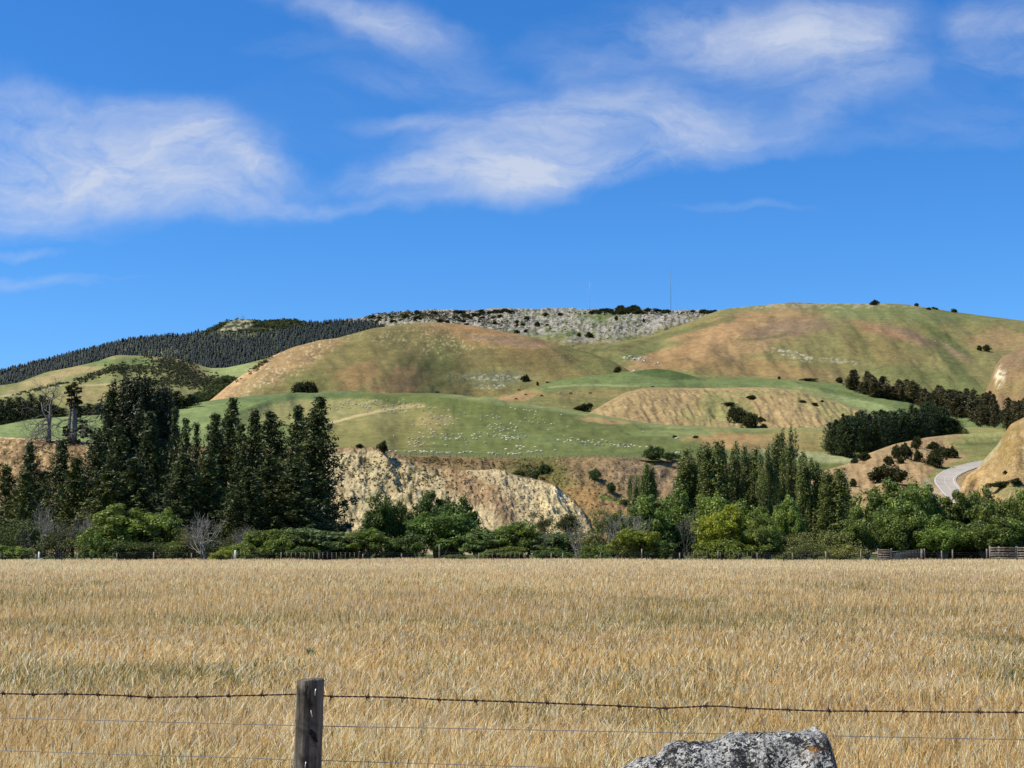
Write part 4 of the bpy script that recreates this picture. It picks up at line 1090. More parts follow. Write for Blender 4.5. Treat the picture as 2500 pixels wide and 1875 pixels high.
for s in range(1):
    rng = np.random.default_rng(77); mb = MB(); tips = []
    mb.tube([[0, 0, 0], [.1, 0, 2], [.0, 0, 4], [.3, 0, 6.5], [.2, 0, 9], [.9, 0, 11.5], [.8, .1, 13.5]], [.75, .6, .5, .4, .28, .16, .07], 8)
    mb.tube([[.1, 0, 3], [-.2, 0, 5], [-1.6, .1, 7.5], [-2.1, 0, 9.8]], [.35, .28, .18, .09], 6)
    for k in range(22):
        z = 1.2 + 12 * rng.random(); a = -1 if k < 11 and z < 7 else rng.choice([-1, 1])
        branchy(mb, np.array([.1, 0, z]), unit(np.array([a * 1., rng.normal() * .5, -.25 if z < 7 else .5])), 2.2 if z > 7 else 3.4, .14, 3, rng, .5, -.1 if z < 7 else .1, tips)
    t = empty('dead_tree', hit(LT, 118, 1078)); mb.obj('trunk', bark_deadgrey, t, True)
    tag(t, 'big grey dead tree with drooping bare limbs on the terrace edge', 'dead tree')
    # macrocarpa-like remnant
    mb = MB(); tips = []
    for (x0, x1, y1, zt) in ((-.9, -1.6, 0, 15.0), (.5, 1.1, .5, 15.6), (0, 0, -.5, 12.0)):
        mb.tube([[x0, 0, 0], [x0 * 1.2, 0, 3.5], [x0, y1 * .3, 7], [x1 * .4, y1 * .6, 10], [x1 * .4, y1, zt * .9]], [.5, .42, .32, .22, .1], 7)
    for k in range(14):
        z = 1 + 5 * rng.random(); a = rng.choice([-1, 1, 1])
        branchy(mb, np.array([a * .5, 0, z]), unit(np.array([a * 1., rng.normal() * .4, .1])), 2.6, .14, 3, rng, .5, -.05, tips)
    Cc = []
    for (cx, cz, rx, rz_, n) in ((-.1, 12.6, 2.1, 2.6, 62), (-.6, 9.6, 1.5, 1.6, 18), (.8, 9.8, 1.3, 2.0, 18), (-1.6, 3.2, 1.1, 1.8, 16), (2.2, 3.0, 2.0, 1.7, 30), (3.9, 2.4, 2.2, 1.1, 22), (-.2, .5, 2.6, .5, 14), (2.4, 5.4, 1.0, .8, 8), (1.3, 7.2, .9, 1., 5)):
        d = unit(rng.normal(size=(n, 3))) * (.5 + .5 * rng.random((n, 1))); Cc.append(np.array([cx, 0, cz]) + d * np.array([rx, rx * .8, rz_]))
    Cc = np.vstack(Cc); V, fq, sh = leaves(Cc, .42, 44, .22, rng, out=.7, up=.4, elong=1.8, fill=.5, squash=.7)
    t = empty('scraggly_tree', hit(LT, 178, 1082)); mb.obj('trunk', bark_deadgrey, t, True)
    link('crown', mesh_np('crown', V, fq, leafcol(sh, A(48, 54, 36), A(84, 84, 56), rng), dry_leaf), t)
    tag(t, 'tall scraggly tree with bare twin trunks and a dark tuft on top', 'tree')

# ------------------------------------------------------------------ shelter belt and brown wood at the right
def along(pts, n): 
    t = np.linspace(0, 1, len(pts)); q = np.linspace(0, 1, n); p = np.array(pts, float)
    return np.stack([np.interp(q, t, p[:, i]) for i in range(p.shape[1])], 1)
def point_at(u, v, Y): return Vector(pos(u, v, Y))
k = 0
for (pts, n, Yy) in (([(2030, 1108, 1034), (2075, 1118, 1014), (2145, 1108, 1010), (2212, 1092, 1006), (2250, 1085, 994), (2301, 1078, 990), (2334, 1075, 1024)], 24, 660),
                ([(2050, 1100, 1016), (2100, 1100, 1010), (2150, 1090, 1004), (2212, 1080, 1000), (2260, 1075, 984), (2310, 1070, 1000)], 18, 690)):
    for (u, vb, vt) in along(pts, n):
        u += random.uniform(-5, 5); vt += random.uniform(-9, 14)
        foot = hit(LS, u, vb) or point_at(u, vb, Yy); g = .85 + .3 * random.random()
        H = (vb - vt) / F * foot.y; w = random.uniform(40, 62) / F * foot.y; kd_ = 'pine' if k % 2 else 'belt_pine'
        dup(kd_, k, 'pine_tree', foot, H, (w / proto_w(kd_, k)) / (H / proto_h(kd_, k)), k * 1.1, (g * (1.2 if kd_ != 'pine' else .8), g * (1.25 if kd_ != 'pine' else .84), g * (1.1 if kd_ != 'pine' else .75)), 'dark green pine in the dense shelter belt above the tan rise', 'pine tree', 'pines of the dark shelter belt'); k += 1
for j in range(165):
    t = random.random()
    if j < 44:
        u = 2082 + 165 * t; vb = np.interp(u, [2080, 2145, 2245], [955, 974, 984]) - random.random() * 12; H_ = 24 + random.random() * 26
    elif j < 66:
        u = 2240 + 100 * t; vb = 985 + (u - 2240) * .2 + random.random() * 14; H_ = 36 + random.random() * 14
    else:
        u = 2290 + 270 * t; lo = np.interp(u, [2290, 2340, 2400, 2460, 2560], [1012, 1024, 1046, 1052, 1052]); hi = np.interp(u, [2290, 2380, 2437, 2560], [990, 1000, 1012, 1014])
        s = random.random(); vb = lo * s + hi * (1 - s); H_ = 30 + random.random() * 32
    Yb_ = np.interp(vb, [950, 1052], [1080, 800])
    foot = point_at(u, vb, Yb_)
    hh = hit(LG, u, vb)
    if hh is not None and vb < 1018: foot = hh
    h2 = hit(LS, u, vb)
    if h2 is not None and h2.y < foot.y + 30: foot = h2
    if vb > 1035 and h2 is not None: foot = h2
    H = H_ / F * foot.y; w = random.uniform(18, 36) / F * foot.y; g = .6 + .6 * random.random()
    dup('brown_pine', j, 'conifer_tree', foot, H, (w / proto_w('brown_pine', j)) / (H / proto_h('brown_pine', j)), j * .9, (g, g, g), 'brownish conifer in the wood on the right hillside', 'conifer', 'brownish conifers on the right hillside')

# ------------------------------------------------------------------ pines behind the left green mound
LEFTROW = [(4, 975, 46), (24, 970, 40), (43, 968, 44), (58, 978, 34), (76, 960, 34), (96, 964, 42), (112, 976, 40), (130, 988, 40), (150, 996, 40), (215, 985, 34), (236, 984, 40), (258, 980, 40), (408, 945, 44), (430, 954, 40), (448, 972, 34), (466, 962, 40), (-20, 972, 46), (196, 990, 32)]
for j, (u, vt, w) in enumerate(LEFTROW):
    Y = 640.; vb = np.interp(u, [q[0] for q in S_CREST], [q[1] for q in S_CREST]) + 6
    g = .8 + .3 * random.random(); foot = point_at(u, vb, Y)
    H = (vb - vt) / F * Y; wm = w * 1.2 / F * Y
    dup('belt_pine', j, 'pine_tree', foot, H, (wm / proto_w('belt_pine', j)) / (H / proto_h('belt_pine', j)), j * 1.7, (g, g, g), 'dark pine in the row behind the left green mound', 'pine tree', 'pines in a row behind the left mound')
# trees in the valley between the scrub hill and the central hill
for j in range(26):
    u = 470 + 95 * random.random(); vb = 930 - (u - 560) * .62 + random.random() * 26 + 12
    p = hit(LB, u, vb)
    if p is None: continue
    H = (22 + 14 * random.random()) / F * p.y; g = .8 + .4 * random.random()
    dup('willow', j, 'valley_tree', p, H, 1.1, j * 2., (.5 * g, .55 * g, .6 * g), 'dark round tree in the cleft left of the central hill', 'tree', 'dark trees in the cleft left of the central hill')

# ------------------------------------------------------------------ lone bushes and shrubs on the slopes
SHRUBS = [  # layer, u, v foot, height, width, label
    (LC, 726, 963, 28, 36, 'left of two dark round trees above the green strip'), (LC, 755, 962, 30, 36, 'right of two dark round trees above the green strip'),
    (LC, 1284, 931, 16, 18, 'black bush with white stones round it on the central hill'), (LC, 1313, 941, 9, 7, 'tiny dark bush low on the right of the central hill'),
    (LC, 1508, 910, 14, 16, 'small bush at the right tail of the central hill'),
    (LD, 1414, 822, 10, 10, 'left small dark bush on the saddle below the rocky ridge'), (LD, 1440, 824, 13, 18, 'larger dark bush on the saddle below the rocky ridge'),
    (LD, 1262, 814, 9, 12, 'small dark bush just above the central hill'), (LD, 1312, 797, 12, 12, 'round bush among the boulders of the ridge'), (LD, 1283, 811, 7, 8, 'tiny bush beside the boulders of the ridge'), (LD, 1572, 787, 9, 7, 'upright dark shrub on the right of the rocky slope'), (LD, 1505, 782, 11, 9, 'dark cleft shrub on the rocky slope'),
    (LG, 1426, 1003, 16, 30, 'grey thorny bush in the dip left of the tan knoll'), (LG, 1441, 993, 9, 12, 'small dark bush touching the tan knoll'), (LG, 1412, 1001, 9, 16, 'dark low bush left of the thorny bush'),
    (LH, 1808, 1032, 34, 46, 'large dark grey bush in the hollow of the tan knoll'), (LH, 1830, 1044, 34, 40, 'lower part of the dark thicket on the tan knoll'), (LH, 1790, 1014, 20, 30, 'upper left bush of the knoll thicket'), (LH, 1858, 1030, 12, 18, 'small bush right of the knoll thicket'), (LH, 1780, 990, 8, 30, 'flat dark shrub above the knoll thicket'), (LH, 1836, 975, 10, 26, 'grey shrub high on the knoll'), (LH, 1866, 1044, 9, 16, 'dark shrub at the knoll foot'),
    (LH, 1958, 983, 6, 18, 'thin dark shrub on the knoll crest'), (LH, 1988, 990, 7, 20, 'grey shrub on the right of the knoll'), (LH, 2008, 982, 5, 10, 'tiny shrub right on the knoll'),
    (LE, 1972, 930, 6, 34, 'long low dark shrub at the foot of the right hill'), (LE, 2050, 935, 14, 18, 'spiky dark shrub left of the brown wood'), (LE, 2393, 856, 12, 14, 'left dark bush of a pair high on the right hill'), (LE, 2408, 858, 16, 18, 'right dark bush of a pair high on the right hill'), (LE, 1902, 927, 8, 8, 'small grey shrub near the foot of the right hill'),
    (LE, 2136, 745, 12, 18, 'rounded bush alone on the right skyline'), (LE, 2330, 763, 9, 12, 'bush at the right end of the skyline hedge'), (LE, 2238, 748, 8, 10, 'bush at the left end of the skyline hedge'),
    (LT, 1600, 1122, 30, 46, 'round dark bush on the terrace edge right of the sheep'), (LT, 1638, 1124, 18, 40, 'lower dark bush beside the round one on the terrace edge'),
    (LT, 1455, 1170, 24, 26, 'dark shrub on the brown slope right of the gully'), (LT, 1488, 1200, 20, 22, 'small dark shrub lower on the brown slope'), (LT, 1525, 1232, 12, 22, 'dark shrub at the end of the green streak'), (LT, 1306, 1172, 22, 30, 'dark shrub over the top of the bluff scar'), (LT, 1272, 1160, 10, 30, 'low dark shrub along the bluff lip'), (LT, 1330, 1155, 20, 26, 'olive shrub above the bluff lip'),
    (LK, 936, 1104, 26, 24, 'dark bush on the knob at the top of the bluff'), (LK, 877, 1092, 8, 16, 'small dark shrub left on the knob of the bluff'), (LK, 905, 1092, 9, 8, 'tiny shrub on the knob of the bluff'),
    (LR, 2112, 1124, 20, 30, 'dark shrub at the left top of the tan rise'), (LR, 2088, 1131, 12, 18, 'small dark shrub left of the top of the tan rise'), (LR, 2170, 1136, 22, 22, 'dark round shrub low in the row up the tan rise'), (LR, 2190, 1122, 34, 22, 'dark shrub in the middle of the row up the tan rise'), (LR, 2210, 1118, 34, 26, 'tall dark shrub of the row up the tan rise'), (LR, 2238, 1096, 28, 22, 'upper dark shrub right of the row'), (LR, 2240, 1128, 30, 18, 'lower narrow shrub right of the row'), (LR, 2280, 1098, 18, 26, 'shrub above the scrubby hollow'), (LR, 2284, 1140, 34, 44, 'dense shrub filling the scrubby hollow'), (LR, 2322, 1118, 26, 34, 'shrub on the right of the scrubby hollow'), (LR, 2300, 1112, 20, 40, 'shrub on top of the scrubby hollow'), (LR, 2200, 1132, 14, 20, 'small shrub below the row'),
    (LR, 2166, 1178, 40, 74, 'wide dark green pine-like bush left of the road'), (LR, 2085, 1188, 18, 18, 'black round shrub on the lower tan rise'),
    (LQ, 2446, 1190, 14, 60, 'low green scrub on the ochre bank'), (LQ, 2482, 1184, 16, 30, 'small green shrub at the right of the ochre bank'), (LQ, 2455, 1158, 9, 10, 'tiny shrub high on the ochre bank'),
    (LS, 1648, 1070, 7, 10, 'tiny bush beside a white stone in the lower paddock'), (LS, 1698, 1070, 6, 14, 'tiny bush right of the lower paddock stones'),
]
for j, (L, u, v, hp, wp, lb) in enumerate(SHRUBS):
    kd = 'shrub' if L not in (LT,) else 'bush'
    o = stand_on(L, kd, j, 'shrub', u, v, hp * 1.1, wp * 1.1, .08, label=lb, cat='shrub', group='lone shrubs on the slopes', color=(.8, .85, .8) if kd == 'shrub' else (.5, .6, .55))
# skyline shrubs of the ridge
sky_n = 0
for j in range(190):
    if j % 3 == 1 and (j < 70 or 160 < j < 185): continue
    if j < 70: u = 905 + 370 * random.random(); v = np.interp(u, [905, 1000, 1275], [775, 764, 758]) + random.random() ** 2 * 26
    elif j < 120: u = 1440 + 200 * random.random(); v = 758 + 8 * random.random() ** 2
    elif j < 140: u = 1500 + 60 * random.random(); v = 754 + 12 * random.random()
    elif j < 160: u = 1690 + 65 * random.random(); v = 761 + 3 * random.random()
    else: u = 1130 + 250 * random.random(); v = 765 + 30 * random.random() ** 1.5
    if j >= 185: u = 2255 + 70 * random.random(); v = 752 + random.random() * 3
    p = hit(LE if j >= 185 else LD, u, v + 1.5)
    if p is None: continue
    g = .7 + .3 * random.random()
    H = (4 + 5 * random.random() * (1.8 if 120 <= j < 140 else 1)) / F * p.y
    dup('shrub', j, 'ridge_shrub', p - Vector((0, 0, H * .15)), H * 1.15, .9 + .5 * random.random(), j, (g * 1., g * 1.05, g * .95), 'dark wind-cut shrub among the rocks of the skyline ridge', 'shrub', 'dark shrubs along the skyline ridge')

# ------------------------------------------------------------------ far forest and scrub that nobody could count
def in_poly(U, V, poly):
    r = np.zeros(U.shape, bool); n = len(poly)
    for i in range(n):
        (x0, y0), (x1, y1) = poly[i], poly[(i + 1) % n]
        c = ((y0 > V) != (y1 > V)) & (U < (x1 - x0) * (V - y0) / (y1 - y0 + 1e-9) + x0)
        r ^= c
    return r
def forest(L, name, label, UV, hpx, col1, col2, light=None, wide=.34, seed=5):
    rng = np.random.default_rng(seed); Vs = []; Fs = []; Cs = []; n0 = 0
    for (u, v) in UV:
        p = hit(L, u, v)
        if p is None: continue
        H = hpx * (.7 + .5 * rng.random()) / F * p.y; w = H * wide
        th0 = rng.random() * 6; tiers = 3
        c = col1 + (col2 - col1) * rng.random()
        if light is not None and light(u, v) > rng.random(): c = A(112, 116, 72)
        vv = []; ff = []
        for t in range(tiers):
            z0 = H * (.05 + .3 * t); z1 = H * (.55 + .225 * t); rr = w * (1 - .28 * t)
            k = 6; b = len(vv)
            for q in range(k):
                a = th0 + q * 6.283 / k + t; jr = rr * (.7 + .6 * rng.random())
                vv.append([p.x + math.cos(a) * jr, p.y + math.sin(a) * jr, p.z + z0 + H * .08 * rng.random()])
            vv.append([p.x, p.y, p.z + z1])
            ff += [[b + q, b + (q + 1) % k, b + k] for q in range(k)]
        Vs.append(np.array(vv)); Fs.append(np.array(ff) + n0); n0 += len(vv)
        cc = np.repeat((c * (.93 + .14 * rng.random()))[None], len(vv), 0); Cs.append(cc)
    me = mesh_np(name, np.vstack(Vs), np.vstack(Fs), np.vstack(Cs), pine_leaf)
    tag(link(name, me), label, 'forest' if 'forest' in name else 'scrub', None, 'stuff')
rng = np.random.default_rng(55)
U_ = rng.uniform(-420, 960, 24000); V_ = rng.uniform(778, 1010, 24000)
top_ = np.interp(U_, [q[0] for q in A_CREST], [q[1] for q in A_CREST]); bot_ = np.interp(U_, [q[0] for q in B_CREST], [q[1] for q in B_CREST]) + 6
bot_ = np.where(U_ > 640, np.interp(U_, [q[0] for q in C_CREST], [q[1] for q in C_CREST]) + 6, bot_)
ok = (V_ > top_ + .5) & (V_ < bot_) & ~in_poly(U_, V_, A_SUMMIT)
# a dense rank right along the crest, so the skyline is toothed
Uc = np.arange(-400, 940, 3.6) + rng.normal(size=len(np.arange(-400, 940, 3.6)))
Uc = Uc[(Uc < 470) | (Uc > 760)]
Vc = np.interp(Uc, [q[0] for q in A_CREST], [q[1] for q in A_CREST]) + 1.5
UV = np.concatenate([np.stack([U_[ok], V_[ok]], 1), np.stack([Uc, Vc], 1)])
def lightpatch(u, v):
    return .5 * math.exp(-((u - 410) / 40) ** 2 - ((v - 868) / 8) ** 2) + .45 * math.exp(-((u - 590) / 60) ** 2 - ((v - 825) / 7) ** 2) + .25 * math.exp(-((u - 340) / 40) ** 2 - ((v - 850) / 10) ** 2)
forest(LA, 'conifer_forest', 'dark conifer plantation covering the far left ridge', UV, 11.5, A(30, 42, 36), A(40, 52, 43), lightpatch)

def scrub(L, name, label, UV, hpx, c1, c2, k=10, seed=6, flat=.6, mat=None):
    rng = np.random.default_rng(seed); C = []; Rr = []
    for (u, v) in UV:
        p = hit(L, u, v)
        if p is None: continue
        r = hpx * (.5 + .8 * rng.random()) / F * p.y
        C.append([p.x, p.y, p.z + r * .2]); Rr.append(r)
    C = np.array(C); Rr = np.array(Rr)
    s = np.median(Rr)
    V, fq, sh = leaves(C, Rr, k, s * .75, rng, out=.9, up=.4, elong=1.3, fill=.2, squash=flat, hemi=.8)
    me = mesh_np(name, V, fq, leafcol(sh, c1, c2, rng), mat or dry_leaf)
    tag(link(name, me), label, 'scrub', None, 'stuff')
def scatter(n, regions, seed):
    rng = np.random.default_rng(seed); out = []
    for (cu, cv, ru, rv, ang, w) in regions:
        m = int(n * w); a = R(ang)
        d = rng.normal(size=(m, 2)) * .5
        out.append(np.stack([cu + d[:, 0] * ru * math.cos(a) - d[:, 1] * rv * math.sin(a), cv + d[:, 0] * ru * math.sin(a) + d[:, 1] * rv * math.cos(a)], 1))
    return np.vstack(out)
scrub(LA, 'scrub', 'dark bush covering the shoulders of the small rocky summit', scatter(1000, [(530, 800, 40, 5, -30, .12), (665, 795, 50, 10, 5, .3), (715, 792, 60, 14, 5, .3), (600, 812, 100, 6, 0, .12), (620, 777, 40, 3, 0, .06), (760, 790, 40, 8, 10, .1)], 8), 5.5, A(52, 64, 42), A(84, 94, 62))
scrub(LB, 'scrub', 'dark scrub patch on the low grassy hill at the left', scatter(1500, [(420, 890, 60, 14, 12, .25), (350, 905, 60, 12, 8, .1), (450, 912, 80, 16, 15, .26), (500, 935, 60, 22, 10, .12), (290, 902, 30, 14, 0, .08), (240, 915, 60, 8, -20, .09), (120, 945, 110, 3, -14, .05), (440, 935, 70, 12, 5, .1), (380, 940, 50, 8, 0, .03)], 9), 5.0, A(54, 64, 52), A(96, 102, 80))
scrub(LC, 'scrub', 'line of dark scrub down the left shoulder of the central hill', scatter(90, [(650, 880, 60, 6, -38, 1.)], 10), 4.5, A(56, 62, 44), A(92, 90, 66))
scrub(LD, 'scrub', 'dark scrub caught between the boulders of the skyline ridge', scatter(800, [(1010, 772, 150, 10, 0, .6), (1150, 780, 200, 14, 5, .25), (1560, 765, 180, 5, 0, .15)], 11), 3.6, A(56, 62, 46), A(88, 90, 66))

# ------------------------------------------------------------------ rock outcrops
rock_m = land_mat('lichen_rock', 2.2, 9, .7, 1.25, .8)
def rocks(L, name, label, UV, px_, c1, c2, seed=3, flat=.55):
    rng = np.random.default_rng(seed); Vs = []; Fs = []; Cs = []; n0 = 0
    base = unit(np.array([[0, 0, 1], [1, 0, .2], [.4, .9, .15], [-.8, .6, .2], [-.8, -.6, .1], [.4, -.9, .2], [0, 0, -.6]], float))
    tri = np.array([[0, 1, 2], [0, 2, 3], [0, 3, 4], [0, 4, 5], [0, 5, 1], [6, 2, 1], [6, 3, 2], [6, 4, 3], [6, 5, 4], [6, 1, 5]])
    for (u, v) in UV:
        p = hit(L, u, v)
        if p is None: continue
        s = px_ * (.35 + 1.1 * rng.random() ** 2) / F * p.y
        a = rng.random() * 6.28; M = np.array([[math.cos(a), -math.sin(a), 0], [math.sin(a), math.cos(a), 0], [0, 0, 1]])
        v_ = (base * (.6 + .8 * rng.random((7, 1)))) * np.array([1.25, .9, flat]) * s
        Vs.append(v_ @ M.T + np.array(p)); Fs.append(tri + n0); n0 += 7
        w = rng.random(); Cs.append(np.repeat(((c1 * (1 - w) + c2 * w) * (.85 + .3 * rng.random()))[None], 7, 0))
    me = mesh_np(name, np.vstack(Vs), np.vstack(Fs), np.vstack(Cs), rock_m)
    tag(link(name, me), label, 'rocks', None, 'stuff')
rocks(LD, 'rock_outcrops', 'grey boulders strewn over the skyline ridge', scatter(2600, [(960, 772, 110, 14, 0, .26), (1090, 772, 150, 18, 4, .28), (1260, 775, 150, 18, 5, .2), (1200, 795, 110, 12, 8, .06), (1540, 790, 110, 20, -14, .14), (1430, 757, 220, 5, 0, .1), (1650, 770, 90, 14, -5, .06), (880, 782, 40, 8, -10, .04)], 12), 2.6, A(148, 144, 134), A(198, 194, 184))
rocks(LC, 'rock_outcrops', 'white stones scattered on the central hill', scatter(520, [(1215, 921, 75, 6, 0, .3), (1195, 940, 36, 6, 0, .06), (700, 868, 90, 10, -36, .06), (830, 845, 120, 30, -10, .1), (1060, 805, 60, 12, 8, .08), (1350, 868, 60, 12, 15, .1), (1150, 870, 60, 10, 0, .06), (1250, 830, 60, 6, 4, .06), (1380, 890, 80, 20, 20, .05), (1105, 915, 14, 8, 0, .05)], 13), 1.45, A(184, 178, 158), A(224, 220, 204))
rocks(LE, 'rock_outcrops', 'white stones scattered on the right hill', scatter(460, [(1925, 860, 36, 7, 14, .3), (2040, 880, 50, 4, 5, .16), (2000, 744, 260, 4, 0, .2), (1750, 757, 60, 6, -8, .1), (2240, 890, 90, 14, 15, .1), (2320, 848, 60, 4, 22, .08), (1860, 745, 60, 3, 0, .06)], 14), 1.4, A(180, 172, 150), A(222, 214, 196))
rocks(LG, 'rock_outcrops', 'pale slabs of rock in the valley right of the central hill', scatter(10, [(1545, 905, 10, 2, 0, 1.)], 15), 4.0, A(224, 216, 196), A(246, 240, 226))
rocks(LE, 'rock_outcrops', 'cream rock slabs at the left foot of the right hill', np.concatenate([scatter(60, [(1550, 876, 34, 5, 8, 1.)], 16), scatter(10, [(1610, 888, 12, 3, 0, .6), (1505, 831, 8, 1.5, 0, .4)], 17)]), 4.2, A(224, 212, 184), A(248, 242, 226), flat=.45)
rocks(LK, 'rocks', 'broken rock lumps standing out of the bluff face', scatter(420, [(900, 1160, 80, 60, 10, .3), (1150, 1180, 160, 40, 10, .4), (1320, 1230, 90, 60, 30, .3)], 18), 2.6, A(168, 140, 100), A(230, 208, 160), flat=.8)
rocks(LS, 'white_stones', 'white stones lying in the lower paddock right of the sheep', [(1562, 1050), (1570, 1053), (1640, 1068), (1652, 1071), (1692, 1064), (1700, 1068), (1654, 1106), (1664, 1107)], 6, A(210, 206, 190), A(236, 232, 220), flat=.4)
scrub(LK, 'scrub', 'tufts of scrub clinging to the left part of the bluff', scatter(260, [(930, 1150, 90, 50, 10, .6), (1060, 1170, 120, 30, 5, .4)], 19), 3.2, A(84, 88, 52), A(120, 112, 70), k=14)
scrub(LT, 'scrub', 'tufts of dry scrub on the terrace face', scatter(700, [(1330, 1170, 90, 40, 20, .3), (120, 1120, 160, 40, 0, .3), (1100, 1128, 200, 10, 3, .25), (1480, 1200, 90, 60, 20, .15)], 20), 3.2, A(104, 96, 62), A(150, 132, 86), k=12)

# ------------------------------------------------------------------ sheep and cattle
wool, nt_, b_, _o = new_mat('fleece', 1., .05); b_.inputs['Base Color'].default_value = (*A(228, 214, 176, .7), 1)
hide, nt_, b_, _o = new_mat('black_hide', .7, .2); b_.inputs['Base Color'].default_value = (.012, .011, .01, 1)
def animal(name, L=1.15, body_h=.42, body_w=.46, leg=.32, neck=(.1, -.12), mat=None, graze=True):
    import bmesh
    me = bpy.data.meshes.new(name); bm = bmesh.new()
    sk = bm.verts.layers.skin.verify()
    def vv(x, y, z, r):
        q = bm.verts.new((x, y, z)); q[sk].radius = (r, r) if not hasattr(r, '__len__') else r; return q
    zb = leg + body_h * .5; rb = body_h * .5
    rump = vv(-L * .36, 0, zb + .02, (rb * .85, rb * .85)); mid = vv(0, 0, zb, (rb * 1.05, rb)); sh = vv(L * .28, 0, zb + .01, (rb * .9, rb * .9))
    bm.edges.new((rump, mid)); bm.edges.new((mid, sh))
    nk = vv(L * .48, 0, zb + neck[0], rb * .4); hd = vv(L * .62, 0, zb + neck[1] * (2.2 if graze else -1), rb * .3); mz = vv(L * .72, 0, zb + neck[1] * (3.1 if graze else -1) - .02, rb * .18)
    bm.edges.new((sh, nk)); bm.edges.new((nk, hd)); bm.edges.new((hd, mz))
    for (s, x) in ((rump, -L * .34), (sh, L * .28)):
        for y in (-body_w * .3, body_w * .3):
            k = vv(x, y, leg * .9, rb * .28); f = vv(x + .01, y, 0, rb * .13)
            bm.edges.new((s, k)); bm.edges.new((k, f))
    mid[sk].use_root = True
    bm.to_mesh(me); bm.free()
    o = bpy.data.objects.new(name, me); COL.objects.link(o)
    m = o.modifiers.new('skin', 'SKIN'); m.use_smooth_shade = True
    m2 = o.modifiers.new('sub', 'SUBSURF'); m2.levels = 1
    dg = bpy.context.evaluated_depsgraph_get(); dg.update()
    ev = bpy.data.meshes.new_from_object(o.evaluated_get(dg))
    bpy.data.objects.remove(o); ev.materials.clear(); ev.materials.append(mat); ev.name = name
    return ev
sheep_m = [animal('sheep', mat=wool), animal('sheep', mat=wool, graze=False, neck=(.22, -.3))]
SREG = [(925, 985, 120, 9, 2, 26), (985, 999, 60, 12, 0, 22), (1080, 1018, 75, 18, 4, 24), (1050, 1036, 50, 14, 0, 10), (1030, 1078, 45, 20, 0, 24), (1100, 1068, 60, 10, 0, 14), (1208, 1018, 20, 10, 0, 6),
        (1215, 1044, 40, 12, 4, 20), (1245, 1068, 40, 12, 8, 20), (1285, 1003, 30, 4, 10, 8), (1150, 1070, 60, 20, 0, 12), (1290, 1030, 100, 22, 6, 20), (860, 990, 80, 12, 0, 14), (1420, 1080, 130, 10, 6, 22), (1520, 1090, 80, 5, 4, 16),
        (1280, 1100, 70, 9, 3, 12), (1080, 1108, 160, 2.5, 1, 22), (1240, 1111, 30, 1.5, 0, 14), (990, 1066, 50, 8, 0, 6), (1180, 1090, 160, 12, 3, 10), (850, 1012, 60, 12, 0, 6)]
rng = np.random.default_rng(91); taken = []
ns = 0
for (cu, cv, ru, rv, ang, m) in SREG:
    for i in range(m):
        for _ in range(12):
            d = rng.normal(size=2) * .55; a = R(ang)
            u = cu + d[0] * ru * math.cos(a) - d[1] * rv * math.sin(a); v = cv + d[0] * ru * math.sin(a) + d[1] * rv * math.cos(a)
            if all(abs(u - q[0]) > 5 or abs(v - q[1]) > 3 for q in taken): break
        p = hit(LS, u, v)
        if p is None or ns >= 300 or u > 1680: continue
        taken.append((u, v)); ns += 1
        o = link('sheep', sheep_m[int(rng.random() < .3)], loc=p - Vector((0, 0, .02)), rot=(0, 0, rng.choice([0, math.pi]) + rng.normal() * .7), scale=.82 + .25 * rng.random())
        tag(o, 'small white sheep grazing on the green paddock above the bluff', 'sheep', 'sheep on the green paddock')
cow_m = animal('cow', 2.3, .85, .8, .62, (.15, -.2), hide)
for (u, v, lb) in ((1261, 977, 'lowest black cow on the tan patch of the down'), (1283, 966, 'black cow just above the tan patch'), (1268, 955, 'small distant black cow under the central hill'), (1322, 969, 'black cow alone in the middle of the down'), (1393, 963, 'black cow right of the white one'), (1442, 963, 'rightmost black cow, near the tan knoll'), (1594, 947, 'black cow above the crest of the tan knoll'), (1068, 962, 'black cow on the crest of the sheep paddock')):
    p = hit(LG, u, v) if u > 1130 else hit(LS, u, v)
    if p is None: continue
    tag(link('cow', cow_m, loc=p, rot=(0, 0, random.choice([0, 3.1]) + random.uniform(-.4, .4)), scale=1.0), lb, 'cow', 'cattle on the green down')
p = hit(LG, 1366, 962); wc = cow_m.copy(); wc.materials.clear(); wc.materials.append(wool)
tag(link('cow', wc, loc=p, rot=(0, 0, .2)), 'white cow standing among the black ones', 'cow')

